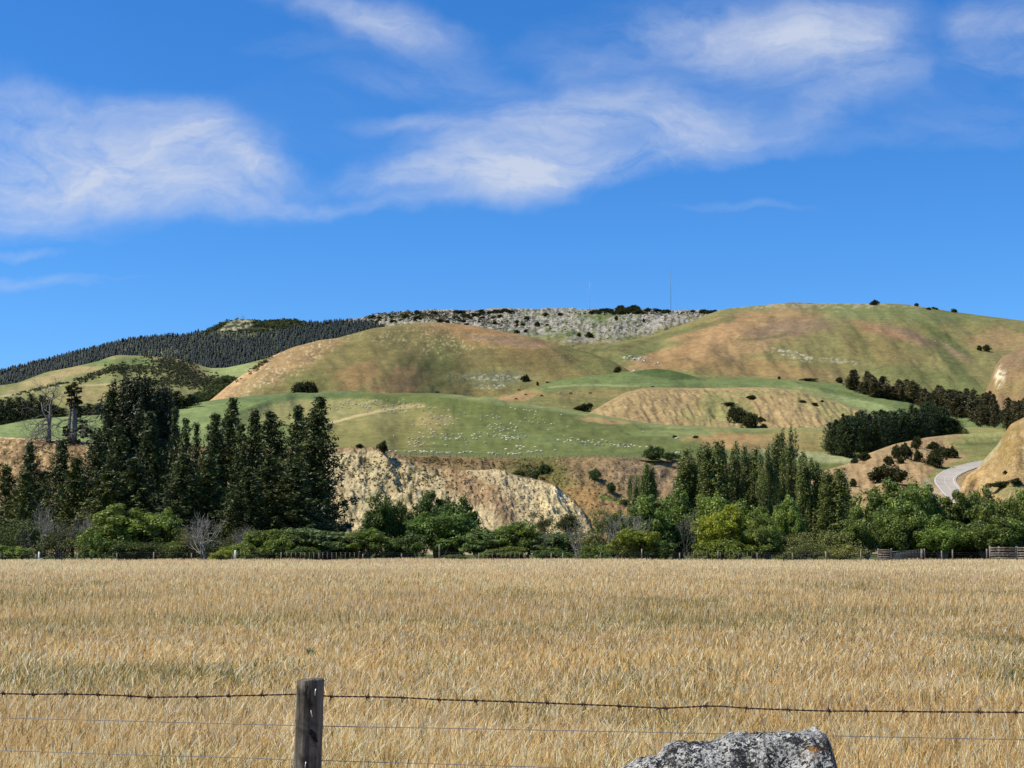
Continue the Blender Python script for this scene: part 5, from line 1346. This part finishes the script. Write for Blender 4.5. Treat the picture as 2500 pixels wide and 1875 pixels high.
# ------------------------------------------------------------------ masts
steel, nt_, b_, _o = new_mat('mast_steel', .6, .4); b_.inputs['Base Color'].default_value = (.16, .19, .24, 1)
pale_steel, nt_, b_, _o = new_mat('pale_mast_steel', .6, .4); b_.inputs['Base Color'].default_value = (.36, .42, .5, 1)
def mast(L, u, v, hpx, w, mat, label, guys=True):
    p = next(q for q in (hit(L, u, v + d) for d in range(0, 30)) if q is not None); H = hpx / F * p.y; t = empty('radio_mast', p)
    mb = MB(); c = [(w * math.cos(a), w * math.sin(a)) for a in (.3, 2.4, 4.5)]
    for (x, y) in c: mb.tube([[x, y, -4], [x, y, H]], w * .34, 4)
    n = int(H / (w * 2.4))
    for i in range(n):
        for k in range(3):
            a, b = c[k], c[(k + 1) % 3]
            mb.tube([[*a, i * H / n], [*b, (i + 1) * H / n]], w * .16, 3, cap=False)
    mb.obj('lattice', mat, t)
    if guys:
        g = MB()
        for k in range(3):
            for f in (.5, .95):
                a = 1 + k * 2.09; g.tube([[0, 0, H * f], [math.cos(a) * H * .4, math.sin(a) * H * .4, -2]], .04, 3, cap=False)
        g.obj('guy_wires', mat, t)
    a_ = MB(); a_.tube([[0, 0, H], [0, 0, H * 1.04 + .5]], w * .2, 4); a_.obj('antenna', mat, t)
    tag(t, label, 'mast')
mast(LD, 1638, 757, 100, .4, steel, 'tall thin dark guyed radio mast on the right part of the skyline ridge')
mast(LD, 1440, 754, 70, .2, pale_steel, 'faint pale guyed radio mast on the middle of the skyline ridge')
mast(LA, 578.5, 777, 10, .5, steel, 'leftmost of three small masts on the rocky summit', False)
mast(LA, 591, 776, 13, .5, steel, 'tallest middle mast of three on the rocky summit', False)
mast(LA, 595.5, 776, 8, .4, steel, 'short right mast of three on the rocky summit', False)

# ------------------------------------------------------------------ wood, wire and stone near the camera
def wood_mat(name, c1, c2, c3, scale=1.):
    m, nt, b, out = new_mat(name, .9, .15)
    tc = N(nt, 'ShaderNodeTexCoord'); mp = N(nt, 'ShaderNodeMapping'); mp.inputs['Scale'].default_value = (34 * scale, 34 * scale, 2.2 * scale)
    nt.links.new(tc.outputs['Object'], mp.inputs['Vector'])
    g = noise_node(nt, mp.outputs[0], 1., 6, .65, .4)
    s = noise_node(nt, tc.outputs['Object'], 9 * scale, 5, .6, .5)
    c = mixc(nt, maprange(nt, g, .35, .65, 0, 1), c1, c2)
    c = mixc(nt, maprange(nt, s, .46, .62, 0, .85), c, c3)
    sp = N(nt, 'ShaderNodeSeparateXYZ'); nt.links.new(tc.outputs['Object'], sp.inputs[0])
    nt.links.new(c, b.inputs['Base Color'])
    h = mathn(nt, 'ADD', mathn(nt, 'MULTIPLY', g, 1.), mathn(nt, 'MULTIPLY', s, .5))
    bump(nt, b, h, .012 / scale, .9)
    return m
post_wood = wood_mat('weathered_post_wood', A(70, 64, 56), A(140, 132, 116), A(30, 28, 26))
far_wood = wood_mat('grey_fence_wood', A(112, 104, 92), A(170, 160, 142), A(90, 82, 72), .3)
def plain(name, c, rough=.6, spec=.3, metal=0.):
    m, nt, b, out = new_mat(name, rough, spec)
    b.inputs['Metallic'].default_value = metal
    tc = N(nt, 'ShaderNodeTexCoord'); n = noise_node(nt, tc.outputs['Object'], 60, 4)
    sc = N(nt, 'ShaderNodeVectorMath', operation='SCALE'); sc.inputs[0].default_value = c
    nt.links.new(maprange(nt, n, .3, .7, .7, 1.3), sc.inputs['Scale']); nt.links.new(sc.outputs[0], b.inputs['Base Color'])
    return m
rust = plain('rusty_wire', A(78, 58, 48), .9)
galv = plain('galvanised_wire', A(150, 150, 152), .5, .5, .4)
knot = plain('dark_knot', (.012, .011, .01), .9)
FY = 6.5
def post_mesh(mb, base, top, r0, r1, rng, sides=28, rings=30):
    base, top = np.array(base), np.array(top)
    V = []; 
    for i in range(rings + 1):
        t = i / rings; c = base * (1 - t) + top * t
        for j in range(sides):
            a = j / sides * 6.2832
            r = (r0 * (1 - t) + r1 * t) * (1 + .03 * math.sin(3 * a + 1) + .02 * math.sin(7 * a + t * 3))
            r *= 1 + .03 * float(rng.normal()) * .4
            V.append(c + np.array([math.cos(a) * r, math.sin(a) * r, 0]))
    # worn top: bevel ring and slightly domed, tilted end grain
    for (k, dz) in ((.93, .004), (.5, .007), (.0, .008)):
        for j in range(sides):
            a = j / sides * 6.2832
            V.append(top + np.array([math.cos(a) * r1 * k, math.sin(a) * r1 * k, dz + .0025 * math.cos(a) + .002 * float(rng.normal()) * .5]))
    f = []
    for i in range(rings + 3):
        for j in range(sides):
            k = (j + 1) % sides; f.append((i * sides + j, i * sides + k, (i + 1) * sides + k, (i + 1) * sides + j))
    mb.add(V, f4=f)
def on_wire(pts, u): return float(np.interp(u, [p[0] for p in pts], [p[1] for p in pts]))
BARB = [(-900, 1690), (0, 1693), (81, 1695), (161, 1694), (239, 1696), (316, 1699), (364, 1702), (481, 1701), (558, 1699), (725, 1695), (757, 1697), (809, 1700), (896, 1701), (983, 1703), (1072, 1708), (1250, 1713), (1500, 1723), (1625, 1729), (1722, 1724), (1760, 1724), (1823, 1729), (1923, 1733), (2025, 1736), (2100, 1736), (2300, 1738), (2500, 1739), (3500, 1745)]
W2 = [(-900, 1735), (0, 1752), (300, 1760), (600, 1768), (725, 1771), (790, 1773), (1100, 1778), (1500, 1786), (2100, 1798), (2500, 1806), (3500, 1822)]
W3 = [(-900, 1810), (0, 1832), (300, 1842), (600, 1850), (725, 1856), (790, 1857), (1100, 1866), (1500, 1878), (2500, 1900), (3500, 1920)]
W4 = [(-900, 1900), (0, 1920), (725, 1945), (2500, 1990), (3500, 2010)]
fence = empty('wire_fence', at(740, FY, 0)); tag(fence, 'round grey fence post carrying a rusty barbed wire and plain wires at the field edge', 'fence')
FX = Vector(fence.location)
def near_post(u_top, v_top, u_bot, v_bot, r, seed):
    rng = np.random.default_rng(seed)
    t_ = pos(u_top, v_top, FY - r - .006); b_ = pos(u_bot, v_bot, FY - r - .006)
    d = (b_ - t_) / (t_[2] - b_[2]); foot = t_ + d * (t_[2] + .3)
    mb = MB(); post_mesh(mb, foot - np.array(FX), t_ - np.array(FX), r * 1.06, r * .97, rng)
    return mb.obj('post', post_wood, fence, True)
PR = 33. / F * FY
main_post = near_post(758, 1661, 750, 1868, PR, 1)
near_post(-560, 1655, -560, 1868, PR, 2); near_post(3080, 1700, 3080, 1900, PR, 3)
# barbed wire: two twisted strands and the barbs as sub-parts
def wire_path(pts, u0, u1, n, dy=0.):
    U = np.linspace(u0, u1, n)
    V = smooth(np.interp(U, [p[0] for p in pts], [p[1] for p in pts]), 6)
    return pos(U, V, np.full(n, FY + dy)) - np.array(FX)
n = 2600; cpath = wire_path(BARB, -560, 3080, n)
s_ = np.concatenate([[0], np.cumsum(np.linalg.norm(np.diff(cpath, axis=0), axis=1))])
mb = MB()
for ph in (0, math.pi):
    a = s_ / .055 * 2 * math.pi + ph
    q = cpath + np.stack([0 * a, np.cos(a) * .0019, np.sin(a) * .0019], 1)
    mb.tube(q, .002, 5, cap=False)
barbed = mb.obj('barbed_wire', rust, fence, True)
rng = np.random.default_rng(5)
barbs = [8, 81, 161, 239, 316, 364, 481, 558, 640, 809, 896, 983, 1072, 1160, 1248, 1336, 1424, 1512, 1625, 1722, 1823, 1923, 2025, 2115, 2205, 2300, 2390, 2480]
for ub in barbs:
    c = pos(ub, on_wire(BARB, ub), FY) - np.array(FX); mb = MB()
    th = np.linspace(0, 4 * math.pi, 26); w = np.linspace(-.006, .006, 26)
    mb.tube(np.stack([c[0] + w * 1.5, c[1] + np.cos(th) * .0062, c[2] + np.sin(th) * .0056], 1), .0022, 5)
    for k in range(4):
        d = unit(np.array([rng.normal() * .35, rng.normal() * .6, (-1) ** k * (.7 + rng.random() * .3)])) * (.02 + .012 * rng.random())
        o_ = c + np.array([(-1) ** (k // 2) * .004, 0, 0]); mb.tube([o_, o_ + d], [.0022, .0008], 4)
    mb.obj('barb', rust, barbed, True)
c = pos(1610, 1729, FY) - np.array(FX); e_ = pos(1619, 1757, FY) - np.array(FX)
mb = MB(); mb.tube([c, c * .5 + e_ * .5 + np.array([-.004, 0, .003]), e_], [.0022, .002, .0012], 5); mb.tube([c + [-.02, 0, -.012], c, c + [.02, 0, .004]], .002, 5)
mb.obj('loose_wire_end', rust, barbed, True)
for nm, pts, r in (('wire', W2, .00175), ('wire', W3, .0017), ('wire', W4, .0017)):
    mb = MB(); mb.tube(wire_path(pts, -560, 3080, 400), r, 5, cap=False); mb.obj('wire', galv, fence, True)
# staples and a dark knot with a split on the main post, at the post's front face
def at_post(u, v): return pos(u, v, FY - 2 * PR - .008) - np.array(FX)
for (u, v, ang) in ((770, 1690, .1), (761, 1742, -.2), (746, 1868, .1)):
    p = at_post(u, v); mb = MB(); h = .012
    d = np.array([math.sin(ang), 0, math.cos(ang)]) * h
    mb.tube([p - d + [0, .012, 0], p - d + [0, -.003, 0], p + [0, -.006, 0], p + d + [0, -.003, 0], p + d + [0, .012, 0]], .0022, 6)
    s = mb.obj('staple', plain('staple_metal', A(220, 216, 206), .4, .5, .2), main_post, True)
mb = MB()
for (u, v, r) in ((756, 1788, .02), (763, 1797, .017), (769, 1806, .011), (753, 1776, .008), (773, 1811, .006)):
    p = at_post(u, v) + np.array([0, .004, 0]); th = np.linspace(0, 6.283, 12, endpoint=False)
    ring = np.stack([p[0] + np.cos(th) * r * .75, np.full(12, p[1]) + .006, p[2] + np.sin(th) * r], 1)
    v_ = np.vstack([ring, p + np.array([0, -.004, 0])]); mb.add(v_, f3=[[i, (i + 1) % 12, 12] for i in range(12)])
mb.obj('knot', knot, main_post, True)

# --- boulder
def boulder():
    m, nt, b, out = new_mat('lichened_boulder', .95, .15)
    tc = N(nt, 'ShaderNodeTexCoord'); O = tc.outputs['Object']
    n1 = noise_node(nt, O, 52, 5, .7, 1.2); n2 = noise_node(nt, O, 130, 4, .7, .6); n3 = noise_node(nt, O, 8, 4, .6)
    w = mathn(nt, 'ADD', mathn(nt, 'MULTIPLY', n1, .55), mathn(nt, 'MULTIPLY', n2, .45))
    w = mathn(nt, 'ADD', w, maprange(nt, n3, .3, .7, -.07, .07))
    c = mixc(nt, maprange(nt, w, .495, .54, 0, 1), A(50, 49, 48), A(240, 236, 222))
    n4 = noise_node(nt, O, 16, 5, .65, .8); c = mixc(nt, maprange(nt, n4, .5, .62, 0, .5), c, A(104, 102, 98))
    c = mixc(nt, maprange(nt, n2, .56, .64, 0, .75), c, A(48, 46, 46))
    # an orange lichen rosette of its own
    sp = N(nt, 'ShaderNodeVectorMath', operation='DISTANCE'); nt.links.new(O, sp.inputs[0]); sp.inputs[1].default_value = (0, 0, 0)
    lic = maprange(nt, mathn(nt, 'ADD', sp.outputs['Value'], maprange(nt, n1, .35, .65, -.03, .03)), .006, .02, .75, 0)
    c = mixc(nt, lic, c, A(196, 140, 60))
    nt.links.new(c, b.inputs['Base Color'])
    bump(nt, b, mathn(nt, 'ADD', n1, n2), .02, .8)
    Yb = 4.6
    # outline of the top, then a rounded flank towards the camera and a shoulder away from it
    out_ = [(1330, 2050), (1400, 1960), (1480, 1905), (1525, 1874), (1565, 1857), (1586, 1846), (1612, 1844), (1634, 1820), (1660, 1812), (1690, 1812), (1715, 1812), (1735, 1813), (1770, 1802), (1800, 1794), (1845, 1795), (1880, 1794), (1915, 1792), (1945, 1789), (1975, 1787), (2000, 1786), (2013, 1788), (2024, 1800), (2032, 1822), (2041, 1842), (2045, 1860), (2055, 1890), (2075, 1960), (2090, 2060)]
    U = np.linspace(1330, 2090, 230); V = np.interp(U, [q[0] for q in out_], [q[1] for q in out_])
    V = V + (fbm(U / 9, 0 * U, 5, 5) - .5) * 11
    top = pos(U, V, np.full(len(U), Yb)); rows = []
    T = np.linspace(-1, 1, 110)
    for t in T:
        q = top.copy(); a = abs(t)
        if t < 0:   # towards the camera
            q[:, 1] -= .62 * a ** .9; q[:, 2] = (top[:, 2] + .15) * (1 - a ** 1.5 * 1.0) - .15
            q[:, 0] += (q[:, 0] - top[:, 0].mean()) * .18 * a
        else:
            q[:, 1] += .55 * a; q[:, 2] = (top[:, 2] + .15) * (1 - a ** 2.) - .15
            q[:, 0] -= (q[:, 0] - top[:, 0].mean()) * .25 * a
        rows.append(q)
    P = np.stack(rows)
    nr, nc = P.shape[:2]
    # lumps and ledges
    gy, gx = np.meshgrid(T, np.arange(nc) / nc, indexing='ij')
    w = np.clip(np.abs(gy) * 8, 0, 1)
    l1 = np.abs(fbm(gx * 8 + gy * 2.2, gy * 5 - gx * 3, 161, 5) - .5) * 2; l2 = fbm(gx * 26, gy * 22, 163, 4) - .5
    P[..., 2] += (-(l1 - .3) * .07 + l2 * .03) * w; P[..., 1] += l2 * .05 * w
    # the steep right flank turns away from the front
    P[..., 1] += np.clip((U - 2008) / 40., 0, 1.6)[None] * .17 * (gy < .05); P[..., 0] += np.clip((U - 2008) / 40., 0, 1.6)[None] * .012 * (gy < .05)
    lic_p = P[int(110 * .47), np.argmin(np.abs(U - 1980))]
    idx = np.arange(nr * nc).reshape(nr, nc)
    fq = np.stack([idx[:-1, :-1], idx[:-1, 1:], idx[1:, 1:], idx[1:, :-1]], -1).reshape(-1, 4)
    tgt = pos(1981, 1835, 4.3)
    k = np.argmin(((np.stack(px(P.reshape(-1, 3)), 1) - [1981, 1834]) ** 2).sum(1) + (P.reshape(-1, 3)[:, 1] > Yb) * 1e6)
    o0 = P.reshape(-1, 3)[k]
    me = mesh_np('boulder', P.reshape(-1, 3) - o0, fq, None, m, True)
    tag(link('boulder', me, loc=o0), 'black and white lichened boulder with an orange spot at the bottom right', 'boulder')
boulder()

# ------------------------------------------------------------------ far fence, gate, stockyard
ff = empty('field_fence', at(1250, 165, 0)); tag(ff, 'long post and wire fence along the far side of the dry field', 'fence')
fo = np.array(ff.location)
white_paint = plain('white_paint', A(228, 226, 218), .7)
posts = [(95, 1347, 1), (87, 1352, 0), (190, 1350, 0), (285, 1350, 0), (375, 1348, 0), (468, 1350, 0), (570, 1352, 0), (574, 1343, 1), (686, 1348, 0), (780, 1350, 0), (886, 1352, 0), (981, 1351, 0), (1073, 1328, 0), (1169, 1350, 0), (1283, 1350, 0), (1346, 1350, 0), (1375, 1350, 0), (1467, 1348, 0), (1567, 1340, 0), (1660, 1350, 0), (1753, 1345, 0), (1850, 1350, 0), (1935, 1350, 0), (2017, 1346, 0), (2102, 1341, 0), (2258, 1339, 0), (2300, 1344, 0), (2326, 1341, 0), (2410, 1340, 0)] + [(u, 1350, 0) for u in range(-380, 20, 95)] + [(u, 1350, 0) for u in range(2520, 2900, 95)]
for (u, v, wht) in posts:
    Y = 163.5 if u < 2000 else 160.
    b_ = np.array(at(u, Y, 0)); h = float(pos(u, v, Y)[2])
    mb = MB(); lean = random.uniform(-.03, .03)
    mb.tube([b_ - fo, b_ - fo + np.array([lean, 0, h])], [.085, .075] if not wht else [.11, .1], 7)
    mb.obj('post', white_paint if wht else far_wood, ff, True)
for z in (.3, .55, .8, 1.02):
    mb = MB(); a = np.array(at(-380, 163.5, z)); b_ = np.array(at(2900, 163.5, z))
    mb.tube([a - fo, b_ - fo], .003, 3, cap=False); mb.obj('wire', galv, ff)
# short droppers beneath the wires
for (ua, ub) in ((700, 880), (1180, 1290), (1660, 1850)):
    for u in np.arange(ua, ub, 11.):
        p = np.array(at(u, 163.4, 0)); mb = MB(); mb.box(p - fo + [0, 0, .6], (.05, .04, .9)); mb.obj('batten', far_wood, ff)

gt = empty('wooden_gate_panel', at(2160, 158, 0)); tag(gt, 'short grey wooden panel left of the metal gate, standing proud of the fence', 'panel')
go = np.array(gt.location); a = np.array(at(2145, 158, 0)); b_ = np.array(at(2177, 158, 0))
for q in (a, b_):
    mb = MB(); mb.box(q - go + [0, 0, .75], (.14, .14, 1.5)); mb.obj('post', far_wood, gt)
for z in (.35, .6, .85, 1.1, 1.32):
    mb = MB(); mb.box((a + b_) / 2 - go + [0, -.09, z], (np.linalg.norm(b_ - a) + .1, .03, .16)); mb.obj('rail', far_wood, gt)
mg = empty('field_gate', at(2215, 160, 0)); tag(mg, 'wide metal pipe gate with mesh in the far fence', 'gate')
go = np.array(mg.location); a = np.array(at(2178, 160, 0)); b_ = np.array(at(2250, 160, 0)); L_ = b_[0] - a[0]
gate_steel = plain('gate_steel', A(140, 146, 146), .5, .5, .3)
mb = MB()
mb.tube([a - go + [0, 0, .3], a - go + [0, 0, 1.15], b_ - go + [0, 0, 1.36], b_ - go + [0, 0, .3], a - go + [0, 0, .3]], .035, 6); mb.obj('frame', gate_steel, mg)
mb = MB()
for k in range(1, 7): mb.tube([a - go + [0, 0, .3 + k * .12], b_ - go + [0, 0, .3 + k * .15]], .01, 4)
for k in range(1, 20): mb.tube([a - go + [L_ * k / 20, 0, .3], a - go + [L_ * k / 20, 0, 1.15 + .21 * k / 20]], .007, 3)
mb.obj('mesh_panel', gate_steel, mg)
for (u, h) in ((2251, 1.45),):
    q = np.array(at(u, 160, 0)); mb = MB(); mb.tube([q - go, q - go + [0, 0, h]], .13, 8); mb.obj('post', far_wood, mg, True)
sy = empty('stockyard_fence', at(2470, 157, 0)); tag(sy, 'weathered wooden stockyard rails at the right edge of the field', 'fence')
go = np.array(sy.location)
for i, u in enumerate((2418, 2440, 2483, 2525, 2570, 2620)):
    q = np.array(at(u, 157, 0)); mb = MB(); mb.box(q - go + [0, 0, .85], (.18, .18, 1.75 if i else 1.9)); mb.obj('post', far_wood, sy)
for j, z in enumerate((.5, .75, 1.0, 1.28, 1.55)):
    for (ua, ub) in ((2418, 2483), (2483, 2570), (2570, 2625)):
        a = np.array(at(ua, 157, 0)); b_ = np.array(at(ub, 157, 0)); mb = MB()
        mb.box((a + b_) / 2 - go + [0, -.115, z + random.uniform(-.03, .03)], (b_[0] - a[0] - .02, .04, .15), ry=random.uniform(-.012, .012)); mb.obj('rail', far_wood, sy)
# terrace-edge fence above the bluff
tf = empty('paddock_fence', hit(LS, 1100, 1112) or Vector((0, 380, 25))); tag(tf, 'thin post and wire fence along the top edge of the terrace', 'fence')
go = np.array(tf.location); prev = None; wires = MB()
for k in range(46):
    u = 960 + k * 14; v = np.interp(u, [q[0] for q in EDGE], [q[1] for q in EDGE])
    p = hit(LT, u, v + 1.5)
    if p is None: continue
    p = np.array(p); mb = MB(); mb.tube([p - go - [0, 0, .2], p - go + [0, 0, 1.05]], .06, 5); mb.obj('post', far_wood, tf)
    if prev is not None:
        for z in (.5, .95): wires.tube([prev - go + [0, 0, z], p - go + [0, 0, z]], .012, 3, cap=False)
    prev = p
wires.obj('wire', galv, tf)
# white sheep resting at the far fence
for (u, lb) in ((87, 'white sheep lying by the white post at the left end of the far fence'), (572, 'white sheep lying at the middle white post of the far fence'), (1068, 'white sheep lying in the grass under the dark round trees'), (1563, 'white sheep lying under the small yellow-green tree')):
    tag(link('sheep', sheep_m[1], loc=at(u, 161.8, -.4), rot=(0, 0, .6), scale=.95), lb, 'sheep')

# ------------------------------------------------------------------ dry grass field
def grass_field():
    rng = np.random.default_rng(17)
    def blades(n, y0, y1, wpx, hmin, hmax, seg, name, label, bendy=.5, green=.0, pale_only=False):
        Y = np.exp(rng.uniform(math.log(y0), math.log(y1), n))
        U = rng.uniform(-160, 2660, n)
        X = (U - 1250) / F * (Y * CP)
        if pale_only:
            keep_ = fbm(X / 3, Y / 4, 211, 3) > .5; X, Y, U = X[keep_], Y[keep_], U[keep_]; n = len(X)
        cov = fbm(X / 2.2, Y / 2.2, 201, 4); big = .5 * fbm(X / 26, np.log(Y) * 9, 203, 4) + .5 * fbm(X / 9, Y / 14, 209, 4); fine = fbm(X / .7, Y / .7, 205, 3)
        H = (hmin + (hmax - hmin) * rng.random(n)) * (.72 + .55 * cov)
        W = np.clip(wpx / F * Y * (.45 + .8 * rng.random(n)), .0016, .07)
        z0 = (fbm(X / 30, Y / 30, 151, 3) - .5) * .3
        z0 = np.where(Y > 12, z0, 0)
        th = rng.random(n) * 6.283 * .5 + .2
        lean = bendy * (.1 + .8 * rng.random(n) ** 2) * H; wdx = .1 * H
        drill = np.exp(-((Y - np.interp(X, [-36, 6], [94, 126])) / 2.6) ** 2) * (X < 8); H = H * (1 - .5 * drill) * np.where(Y > 110, .7 + .75 * fbm(X / 5, Y / 30, 215, 3), 1.)
        face = rng.normal(size=n) * .6
        wx, wy = np.cos(face), np.sin(face)
        V = np.zeros((n, seg + 1, 2, 3))
        kx, ky = np.cos(th * 2), np.sin(th * 2)
        for i in range(seg + 1):
            t = i / seg
            ox = lean * kx * t ** 2 + wdx * t; oy = lean * ky * t ** 2
            zz = z0 + H * (t - .22 * bendy * t ** 3)
            w = W * .5 * ((1 - t) * .8 + .25 if seg > 2 else (1 - t * .7))
            if seg > 2: w = W * .5 * np.where(t > .62, 1.5 - 1.2 * (t - .62) / .38, .55)
            V[:, i, 0] = np.stack([X + ox - wx * w, Y + oy - wy * w, zz], 1)
            V[:, i, 1] = np.stack([X + ox + wx * w, Y + oy + wy * w, zz], 1)
        idx = np.arange(n * (seg + 1) * 2).reshape(n, seg + 1, 2)
        fq = np.stack([idx[:, :-1, 0], idx[:, :-1, 1], idx[:, 1:, 1], idx[:, 1:, 0]], -1).reshape(-1, 4)
        straw = A(232, 204, 146, 1.08); gold = A(212, 176, 108, 1.02); pale = A(248, 234, 198, 1.1); brown = A(156, 124, 74, .9); grn = A(140, 138, 78, .9)
        r = rng.random(n)[:, None]
        c = straw * (1 - r) + gold * r
        c = np.where(rng.random(n)[:, None] < .2, pale, c); c = np.where(rng.random(n)[:, None] < .1, brown, c)
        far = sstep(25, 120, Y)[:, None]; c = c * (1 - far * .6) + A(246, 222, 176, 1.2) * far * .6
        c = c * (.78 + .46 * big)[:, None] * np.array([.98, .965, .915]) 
        gm = (sstep(.48, .75, fbm(X / 4, Y / 6, 207, 4)) * sstep(110, 16, Y) * .5 + .03)[:, None]
        pick = (rng.random(n)[:, None] < gm * .75)
        c = np.where(pick, grn * (.8 + .5 * rng.random(n)[:, None]), c)
        if pale_only: c = np.broadcast_to(pale, c.shape) * (.7 + .3 * rng.random((n, 1))) * np.array([1, .95, .84])
        # a darker drill line crossing at the far left
        c = c * (.92 + .16 * fine)[:, None]
        tcol = np.linspace(.78, 1.08, seg + 1)[None, :, None, None]
        Cc = np.broadcast_to(c[:, None, None, :], V.shape) 
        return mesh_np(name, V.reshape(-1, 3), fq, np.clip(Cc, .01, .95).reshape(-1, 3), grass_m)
    m, nt, b, out = new_mat('dry_grass', .9, .04)
    at_ = N(nt, 'ShaderNodeAttribute', attribute_name='col'); nt.links.new(at_.outputs['Color'], b.inputs['Base Color'])
    t = N(nt, 'ShaderNodeBsdfTranslucent'); nt.links.new(at_.outputs['Color'], t.inputs[0])
    mx = N(nt, 'ShaderNodeMixShader'); mx.inputs[0].default_value = .45
    nt.links.new(b.outputs[0], mx.inputs[1]); nt.links.new(t.outputs[0], mx.inputs[2]); nt.links.new(mx.outputs[0], out.inputs[0])
    grass_m = m
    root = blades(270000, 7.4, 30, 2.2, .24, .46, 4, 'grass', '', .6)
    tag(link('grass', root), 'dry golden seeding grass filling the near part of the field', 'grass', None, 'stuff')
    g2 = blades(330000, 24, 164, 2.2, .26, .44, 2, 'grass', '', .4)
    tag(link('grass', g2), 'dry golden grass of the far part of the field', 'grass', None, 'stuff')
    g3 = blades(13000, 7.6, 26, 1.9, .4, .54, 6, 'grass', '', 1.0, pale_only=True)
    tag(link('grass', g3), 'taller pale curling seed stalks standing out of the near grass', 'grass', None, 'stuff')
    # broad-leaved weeds
    weed = leaf_mat('weed_leaf', .25, .5, .3); wm = []
    for s in range(2):
        rng = np.random.default_rng(500 + s); mb = MB()
        for k in range(15):
            a = rng.random() * 6.283; e = R(35 + 40 * rng.random()); L = .16 + .14 * rng.random(); w = .022 + .014 * rng.random()
            d = np.array([math.cos(a) * math.cos(e), math.sin(a) * math.cos(e), math.sin(e)]); sd_ = np.array([-math.sin(a), math.cos(a), 0])
            pts = [np.array([0, 0, .12]) + d * L * t + np.array([0, 0, -.05 * t * t]) for t in (0, .3, .65, 1)]
            ww = [.2, 1, .8, .02]; v = []
            for p_, q in zip(pts, ww): v += [p_ - sd_ * w * q, p_ + [0, 0, -.008], p_ + sd_ * w * q]
            f = []
            for i in range(3): f += [[i * 3, i * 3 + 1, i * 3 + 4, i * 3 + 3], [i * 3 + 1, i * 3 + 2, i * 3 + 5, i * 3 + 4]]
            mb.add(v, f4=f, c=A(110, 130, 78) * (.8 + .5 * rng.random()))
        wm.append(mb.mesh('weed', weed))
    for j, (u, v, s, lb) in enumerate(((757, 1588, 1.2, 'broad-leaved green weed in the dry grass above the post'), (960, 1603, 1., 'green weed in the dry grass right of the post'), (545, 1640, 1.1, 'dark green weed in the grass left of the post'), (612, 1615, .9, 'small weed left above the post'), (990, 1555, 1., 'upper green weed in the grass right of the post'), (1010, 1580, .9, 'small dark weed right of the upper green weed'), (30, 1590, 1., 'green weed in the grass near the left edge'), (1700, 1652, .8, 'small dark weed above the wire left of the boulder'), (360, 1560, 1., 'dark weed patch in the left part of the field'))):
        # where the sight line meets the grass tops
        hgt = .30; Y = (EYE - hgt) / math.tan(math.atan((v - 937.5) / F) - PITCH)
        tag(link('weed', wm[j % 2], loc=at(u, Y, .08), rot=(0, 0, j), scale=.72 * s), lb, 'weed', 'green weeds in the dry grass')
grass_field()
